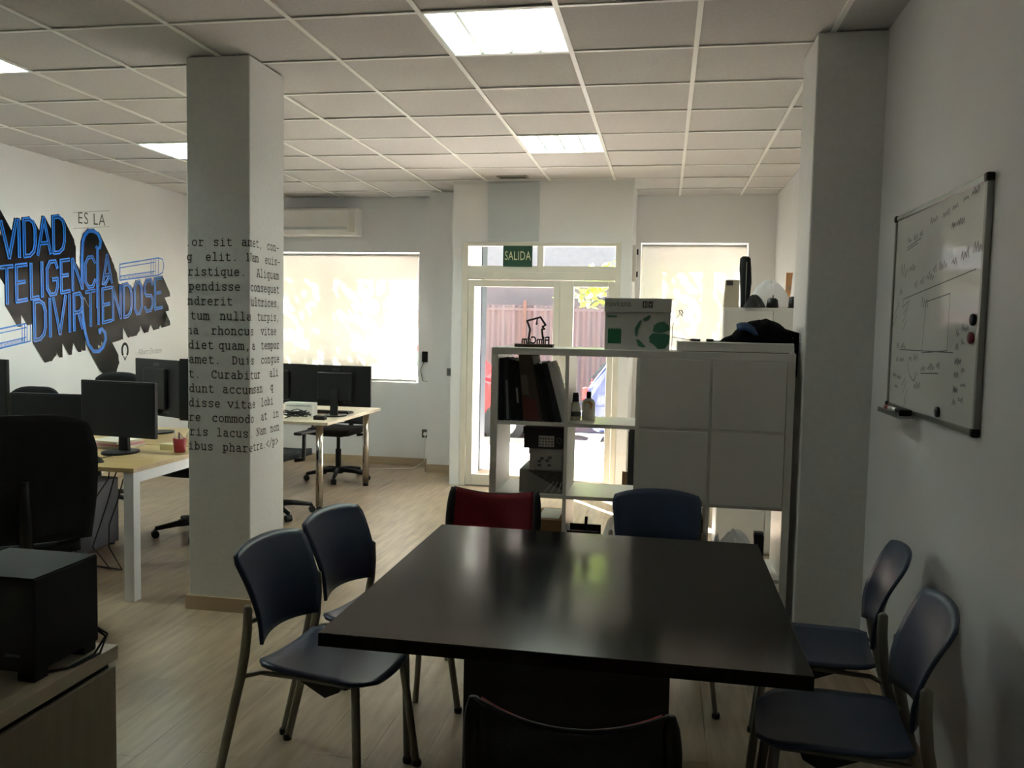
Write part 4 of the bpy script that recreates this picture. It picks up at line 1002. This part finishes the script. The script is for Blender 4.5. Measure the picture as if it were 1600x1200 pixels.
t = thing('action_camera', 'black rounded gadget left of the plastic bag on the storage cabinet', 'gadget', (.72, 6.06, ct))
MB().lathe([(.038, 0), (.042, .01), (.036, .055), (.022, .068)], n=14).build('gadget_body', black_m, t, smooth=True); MB().tube([(0, 0, .06), (.004, 0, .088)], .004, 6).build('stub', black_m, t)
t = thing('desk_microphone', 'black gadget at the pillar end of the storage cabinet', 'gadget', (.86, 6.06, ct))
MB().lathe([(.034, 0), (.036, .01), (.032, .07), (.02, .08)], n=14).build('gadget_body', black_m, t, smooth=True); bx('foot', black_m, t, -.04, .04, -.03, .03, 0, .006)
o = heap(.16, .10, .19, 41, sharp=.3).build('plastic_bag', clearbag_m, smooth=True); o.location = (.72, 6.24, ct); tag(o, 'clear plastic bag heaped at the back of the storage cabinet', 'plastic bag', 'plastic bags')
t = thing('wooden_stick', 'orange-brown wooden piece leaning on the storage cabinet', 'wood piece', (.84, 6.26, ct))
MB().hexa([(-.012, 0, 0), (.018, 0, 0), (.018, .012, 0), (-.012, .012, 0), (.0, .07, .26), (.045, .07, .26), (.045, .082, .26), (.0, .082, .26)]).build('wood', mat('orange_wood', (206, 148, 104), .6), t)
bx('tape_band', mat('tape_tan', (186, 160, 132), .6), t, .004, .03, .035, .053, .14, .16)
# ================================================================== LOW CABINET AND SUBWOOFER (near left)
K = thing('low_cabinet', 'low beech-topped cabinet at the bottom left corner', 'cabinet', (-1.3, 1.83, 0))
CT = .752
MB().box(-.75, 0, -1.5, 0, CT - .035, CT).build('cabinet_top', beech_m, K, bevel=.002)
MB().box(-.74, -.012, -1.49, -.006, .0, CT - .058).build('carcass', cabside_m, K, bevel=.002)
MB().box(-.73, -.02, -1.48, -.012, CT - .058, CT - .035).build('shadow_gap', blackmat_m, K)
for k in range(3): bx('door', cabside_m, K, -.012, 0, -.007 - .49 * (k + 1), -.011 - .49 * k, .05, CT - .05, bevel=.002)
sw = thing('subwoofer', 'black subwoofer box on the low cabinet at the left edge', 'subwoofer', (-1.40, 1.69, CT))
SB = MB().box(-.17, .072, -.105, .105, .022, .232).build('enclosure', blackmat_m, sw, bevel=.004)
bx('top_panel', mat('charcoal_vinyl', (34, 34, 34), .75), sw, -.168, .070, -.103, .103, .232, .234)
for sx in (-.14, .045):
    for sy in (-.08, .08): bx('foot', black_m, sw, sx - .022, sx + .022, sy - .022, sy + .022, 0, .022, bevel=.003)
MB().tube([(-.06, -.105, .15), (-.06, -.108, .15)], .045, 24).build('port_ring', black_m, sw)
MB().tube([(-.06, -.1075, .15), (-.06, -.109, .15)], .036, 24).build('port_hole', blackmat_m, sw)
bx('logo_mark', mat('logo_grey', (70, 70, 70), .5), sw, -.002, .034, -.1062, -.104, .056, .062)
MB().tube([(.060, .107, .05), (.085, .112, .03), (.092, .06, .005), (.085, -.02, .004), (.05, -.06, .004), (.0, -.07, .004)], .0032, 6).build('cable', black_m, sw)
MB().tube([(.05, .107, .06), (.088, .115, .035), (.10, .07, .005), (.09, -.01, .004), (.06, -.05, .004)], .0028, 6).build('cable', black_m, sw)
o = thing('paper_sheet', 'white paper sheet lying beside the subwoofer on the low cabinet', 'paper', (-1.52, 1.5, CT)); bx('sheet', mat('sheet_paper', (206, 206, 202), .6), o, -.09, .06, -.1, .09, 0, .001); bx('fold_mark', palegrey_m, o, -.09, .06, -.003, -.002, .001, .0013)

# ================================================================== OFFICE DESKS
whitesteel_m = mat('white_steel', (226, 228, 232), .35, var=.02)
def desk(label, x0, x1, y0, y1, top, round_legs=False, group='bench desks'):
    t = thing('office_desk', label, 'desk', ((x0 + x1) / 2, (y0 + y1) / 2, 0), 0, group)
    a, b_ = (x1 - x0) / 2, (y1 - y0) / 2
    MB().box(-a, a, -b_, b_, .715, .74).build('desktop', top, t, bevel=.002)
    for sx in (-1, 1):
        for sy in (-1, 1):
            if round_legs:
                l_ = MB().tube([(sx * (a - .11), sy * (b_ - .10), .03), (sx * (a - .11), sy * (b_ - .10), .715)], .03, 20).build('leg', chrome_m, t, smooth=True)
                MB().lathe([(.026, 0), (.028, .01), (.020, .03)], (sx * (a - .11), sy * (b_ - .10), 0), 16).build('foot', black_m, l_)
            else: bx('leg', whitesteel_m, t, *sorted((sx * (a - .004), sx * (a - .064))), *sorted((sy * (b_ - .004), sy * (b_ - .064))), 0, .715, bevel=.002)
        if not round_legs: bx('side_beam', whitesteel_m, t, *sorted((sx * (a - .008), sx * (a - .058))), -b_ + .064, b_ - .064, .655, .715)
    bx('cross_beam', whitesteel_m if not round_legs else silver_m, t, -a + .12, a - .12, -.03, .03, .67, .71)
    return t
desk('oak-topped white-legged desk left of the lettered column', -4.41, -2.81, 4.10, 4.91, oak_m)
desk('oak-topped desk back to back behind the first, mostly hidden by monitors', -4.41, -2.81, 4.93, 5.74, oak_m)
desk('pale desk with round chrome legs between the column and the entrance', -3.98, -2.66, 6.42, 7.72, beech_m, True)

def monitor(label, x, y, z, rz, w=.54, h=.325, lift=.10, logo=None, group='computer monitors'):
    t = thing('computer_monitor', label, 'monitor', (x, y, z), rz, group)        # screen faces local -Y
    MB().box(-w / 2, w / 2, -.012, .014, lift, lift + h).build('housing', black_m, t, bevel=.004)
    MB().box(-w / 4, w / 4, .014, .04, lift + .05, lift + h - .06).build('rear_bulge', black_m, t, bevel=.01)
    bx('screen', screen_m, t, -w / 2 + .012, w / 2 - .012, -.0135, -.012, lift + .022, lift + h - .012)
    MB().hexa([(-.035, .03, .012), (.035, .03, .012), (.035, .055, .012), (-.035, .055, .012), (-.03, .03, lift + .14), (.03, .03, lift + .14), (.03, .05, lift + .14), (-.03, .05, lift + .14)]).build('stand_neck', black_m, t, bevel=.003)
    MB().tube([(0, .01, 0), (0, .01, .012)], .12, 28, rb=.8).build('stand_base', black_m, t)
    if logo:
        text_mesh('logo', logo, .032, mat('logo_dim', (84, 84, 86), .4), t, lambda a, c, d: (-a, .0146, lift + h - .035 + c))
        MB().box(-.10, -.07, .014, .0146, lift + .028, lift + .04).box(-.145, -.115, .014, .0146, lift + .03, lift + .038).build('rear_label', mat('logo_dim', (84, 84, 86), .4), t)
    return t
Z = .74
monitor('dark monitor turned to the left at the right end of the oak desk', -3.21, 4.55, Z, R(-7), .54, .335, .10)
monitor('dark monitor beside the turned one, behind the big office chair', -3.79, 4.70, Z, R(4), .54, .27, .06)
monitor('tall dark monitor at the left edge of the picture', -4.52, 4.88, Z, R(0), .54, .40, .125)
monitor('monitor seen from behind under the mural signature', -3.53, 5.45, Z, R(155), .54, .40, .125, 'ASUS')
monitor('monitor seen from behind partly hidden by the lettered column', -2.98, 5.24, Z, R(180), .50, .42, .125, 'ASUS')
monitor('monitor with its back to the camera on the chrome-legged desk', -2.795, 6.93, Z, R(180), .64, .355, .085, 'ASUS')
monitor('second monitor on the chrome-legged desk beside the column', -3.40, 7.0, Z, R(180), .60, .355, .085, 'ASUS')

def office_chair(label, x, y, rz, high=1.08, arms=True, back=.47):      # faces +Y
    t = thing('office_chair', label, 'chair', (x, y, 0), rz, 'black swivel office chairs')
    g = [[((-1 + i / 6) * (.235 - .02 * abs(j / 5 - 1)), -.22 + .46 * j / 10, .485 + .012 * abs(-1 + i / 6) ** 2 - .02 * max(0, j / 10 - .7)) for j in range(11)] for i in range(13)]
    MB().sheet(g, .055).build('seat', fabric_m, t, smooth=True)
    z0 = .53; g = []
    for i in range(15):
        u = -1 + 2 * i / 14; row = []
        for j in range(15):
            v_ = j / 14; zt = high - .05 * abs(u) ** 4
            row.append((u * back / 2 * (.86 + .28 * math.sin(PI * min(1, v_ * .62 + .1)) * .5) * (1 - .10 * max(0, v_ - .8) / .2), -.235 - .05 * v_ + .035 * u * u - .025 * math.sin(PI * v_), z0 + (zt - z0) * v_))
        g.append(row)
    MB().sheet(g, .03).build('backrest', fabric_m, t, smooth=True)
    MB().tube([(0, -.12, .44), (0, -.27, .45), (0, -.315, .60), (0, -.31, .82)], [.028, .028, .026, .018], 8).build('back_support', black_m, t, smooth=True)
    MB().lathe([(.028, .09), (.028, .30), (.018, .305), (.018, .44)], n=14).build('gas_lift', black_m, t)
    MB().box(-.09, .09, -.14, .10, .43, .465).build('tilt_mechanism', black_m, t, bevel=.01)
    bs = MB().lathe([(.05, .06), (.05, .10), (.032, .125)], n=16).build('hub', black_m, t)
    for k in range(5):
        a = R(90 + 72 * k + 18); c_, s_ = math.cos(a), math.sin(a)
        lg = MB().tube([(.04 * c_, .04 * s_, .095), (.17 * c_, .17 * s_, .088), (.31 * c_, .31 * s_, .066)], [.026, .022, .016], 8).build('base_leg', black_m, t, smooth=True)
        MB().tube([(.31 * c_ - .024 * s_, .31 * s_ + .024 * c_, .027), (.31 * c_ + .024 * s_, .31 * s_ - .024 * c_, .027)], .027, 12).tube([(.31 * c_, .31 * s_, .03), (.31 * c_, .31 * s_, .066)], .008, 6).build('caster', blackmat_m, lg)
    if arms:
        for s_ in (-1, 1):
            MB().tube([(s_ * .20, .0, .45), (s_ * .275, 0, .46), (s_ * .285, -.01, .56), (s_ * .28, 0, .665)], .016, 8).build('arm_post', black_m, t, smooth=True)
            MB().box(s_ * .28 - .035, s_ * .28 + .035, -.11, .13, .665, .69).build('armrest', black_m, t, bevel=.012)
    return t
office_chair('large black office chair at the left edge, seen from behind', -2.96, 3.5, R(39), 1.115, arms=False, back=.58)
office_chair('black office chair with its rounded top showing left of the monitors', -4.90, 5.64, R(180), .995, arms=False)
office_chair('black office chair with its top showing above the turned monitor', -4.58, 6.21, R(178), 1.09, arms=False)
office_chair('black office chair under the oak desks with its base showing beside the column', -3.27, 5.56, R(182), 1.0, arms=False)
office_chair('black office chair drawn up to the chrome-legged desk beside the column', -3.06, 6.27, R(-6), .97)
office_chair('black office chair behind the chrome-legged desk below the blind', -3.15, 7.88, R(176), .92, back=.42)

# ------------------------------------------------------------------ things on and under the desks
def keyboard(label, x, y, z, rz):
    t = thing('keyboard', label, 'keyboard', (x, y, z), rz)
    MB().hexa([(-.22, -.07, 0), (.22, -.07, 0), (.22, .07, 0), (-.22, .07, 0), (-.22, -.07, .014), (.22, -.07, .014), (.22, .07, .024), (-.22, .07, .024)]).build('keyboard_body', black_m, t, bevel=.003)
    for r_ in range(5): MB().obox((0, -.054 + r_ * .027, .0185 + r_ * .0018), (.42, .020, .006)).build('key_row', blackmat_m, t)
    return t
keyboard('black keyboard on the near edge of the oak desk', -3.50, 4.39, Z, R(-12))
keyboard('black keyboard under the monitor on the chrome-legged desk', -2.95, 7.12, Z, R(180))
t = thing('computer_mouse', 'black computer mouse on the oak desk', 'mouse', (-3.13, 4.23, Z))
heap(.045, .036, .032, 2, sharp=.05).build('mouse_shell', black_m, t, smooth=True); MB().tube([(-.045, .0, .008), (-.07, .05, .004), (-.04, .2, .004)], .002, 6).build('cable', black_m, t)
t = thing('pen_cup', 'red pen cup with pens beside the lettered column', 'cup', (-2.905, 4.70, Z))
MB().lathe([(.032, 0), (.034, .004), (.04, .085), (.037, .085), (.031, .006)], n=18).build('cup', mat('cup_red', (150, 34, 40), .4), t, smooth=True)
for k, (dx, dy, c_) in enumerate(((-.03, .01, (196, 196, 190)), (.028, .015, (216, 212, 200)), (.01, -.02, (60, 60, 64)))): MB().tube([(dx * .3, dy * .3, .01), (dx * 1.5, dy * 1.5, .125)], .004, 6).build('pen', mat('pen_%d' % k, c_, .4), t)
heap(.024, .02, .03, 6).build('paper_tuft', mat('tuft', (206, 180, 164), .8), t).location = (0, 0, .08)
t = thing('note_block', 'small block of yellowish notes on the oak desk', 'note block', (-3.02, 4.78, Z))
bx('block', mat('note_yellow', (206, 196, 150), .7), t, -.045, .045, -.04, .04, 0, .035); bx('top_note', mat('note_top', (216, 208, 170), .7), t, -.045, .045, -.04, .04, .035, .037)
t = thing('envelope_pile', 'pile of cream and pink papers behind the turned monitor', 'papers', (-3.40, 4.78, Z))
for k, c_ in enumerate(((214, 206, 190), (206, 150, 160), (218, 212, 196))): MB().obox((0, 0, .008 + k * .016), (.30 - .03 * k, .2, .015), Matrix.Rotation(R(6 - 9 * k), 3, 'Z')).build('paper', mat('paper_%d' % k, c_, .7), t)
t = thing('small_red_pot', 'small red pot on the desk beside the big office chair', 'pot', (-3.66, 4.52, Z))
MB().lathe([(.02, 0), (.028, .045), (.025, .045), (.018, .004)], n=14).build('pot', mat('cup_red', (150, 34, 40), .4), t); heap(.02, .02, .012, 8).build('contents', mat('pale_mix', (196, 170, 168), .8), t).location = (0, 0, .036)
t = thing('white_sheet', 'sheet of white paper on the near edge of the oak desk', 'paper', (-3.36, 4.19, Z)); bx('sheet', mat('sheet_paper', (206, 206, 202), .6), t, -.12, .07, -.07, .06, 0, .0015); bx('printed_line', palegrey_m, t, -.1, .05, .02, .023, .0015, .0018)
CBL = thing('cable_bundle', 'bundle of black cables hanging under the oak desk', 'cables', (0, 0, 0))
for k in range(5):
    x = -3.42 + k * .062; b = MB(); r3 = random.Random(k)
    pts = [(x, 4.55 + .02 * k, .712)] + [(x - .05 * q_ + r3.uniform(-.02, .02), 4.55 + .02 * k + r3.uniform(-.02, .02), .712 - .145 * q_) for q_ in range(1, 5)] + [(x - .16 + .02 * k, 4.62, .003), (x - .3, 4.66, .003)]
    if k in (0, 2): pts = pts[:4]
    o = b.tube(pts, .004, 6).build('cable', blackmat_m, CBL, smooth=True)
t = thing('computer_tower', 'dark computer tower standing under the oak desk', 'computer', (-3.78, 4.95, 0))
MB().box(-.10, .10, -.22, .25, .015, .46).build('case', mat('blue_grey_steel', (62, 64, 74), .4, var=.1), t, bevel=.004)
MB().box(-.10, .10, -.235, -.22, .015, .46).build('front_panel', blackmat_m, t, bevel=.004)
for sx in (-.08, .08):
    for sy in (-.2, .2): bx('foot', black_m, t, sx - .015, sx + .015, sy - .015, sy + .015, 0, .015)
bx('drive_slot', silver_m, t, -.07, .07, -.237, -.235, .38, .39)
t = thing('router_box', 'white box behind a tangle of cables on the chrome-legged desk', 'box', (-3.06, 6.80, Z))
bx('casing', white_m, t, -.13, .13, -.05, .05, 0, .12, bevel=.004); bx('vent_strip', palegrey_m, t, -.11, .11, -.0512, -.05, .09, .1)
t = thing('cable_tangle', 'tangle of black cables on the near end of the chrome-legged desk', 'cables', (-3.02, 6.62, Z))
r4 = random.Random(5)
for k in range(7):
    a0 = r4.uniform(0, 6.28)
    MB().tube([(.10 * math.cos(a0 + q_ * .9) * r4.uniform(.5, 1.3), .07 * math.sin(a0 + q_ * .9) * r4.uniform(.5, 1.2), .006 + .03 * abs(math.sin(q_ * 1.3 + k)) + .006 * k) for q_ in range(9)], .0045, 6).build('cable', blackmat_m, t, smooth=True)
t = thing('power_brick', 'black power brick among the cables on the chrome-legged desk', 'adapter', (-2.80, 6.60, Z))
MB().box(-.05, .05, -.03, .03, 0, .035).build('brick', black_m, t, bevel=.006); MB().tube([(-.05, 0, .015), (-.06, .02, .005), (-.07, .06, .005)], .003, 6).build('lead', black_m, t)
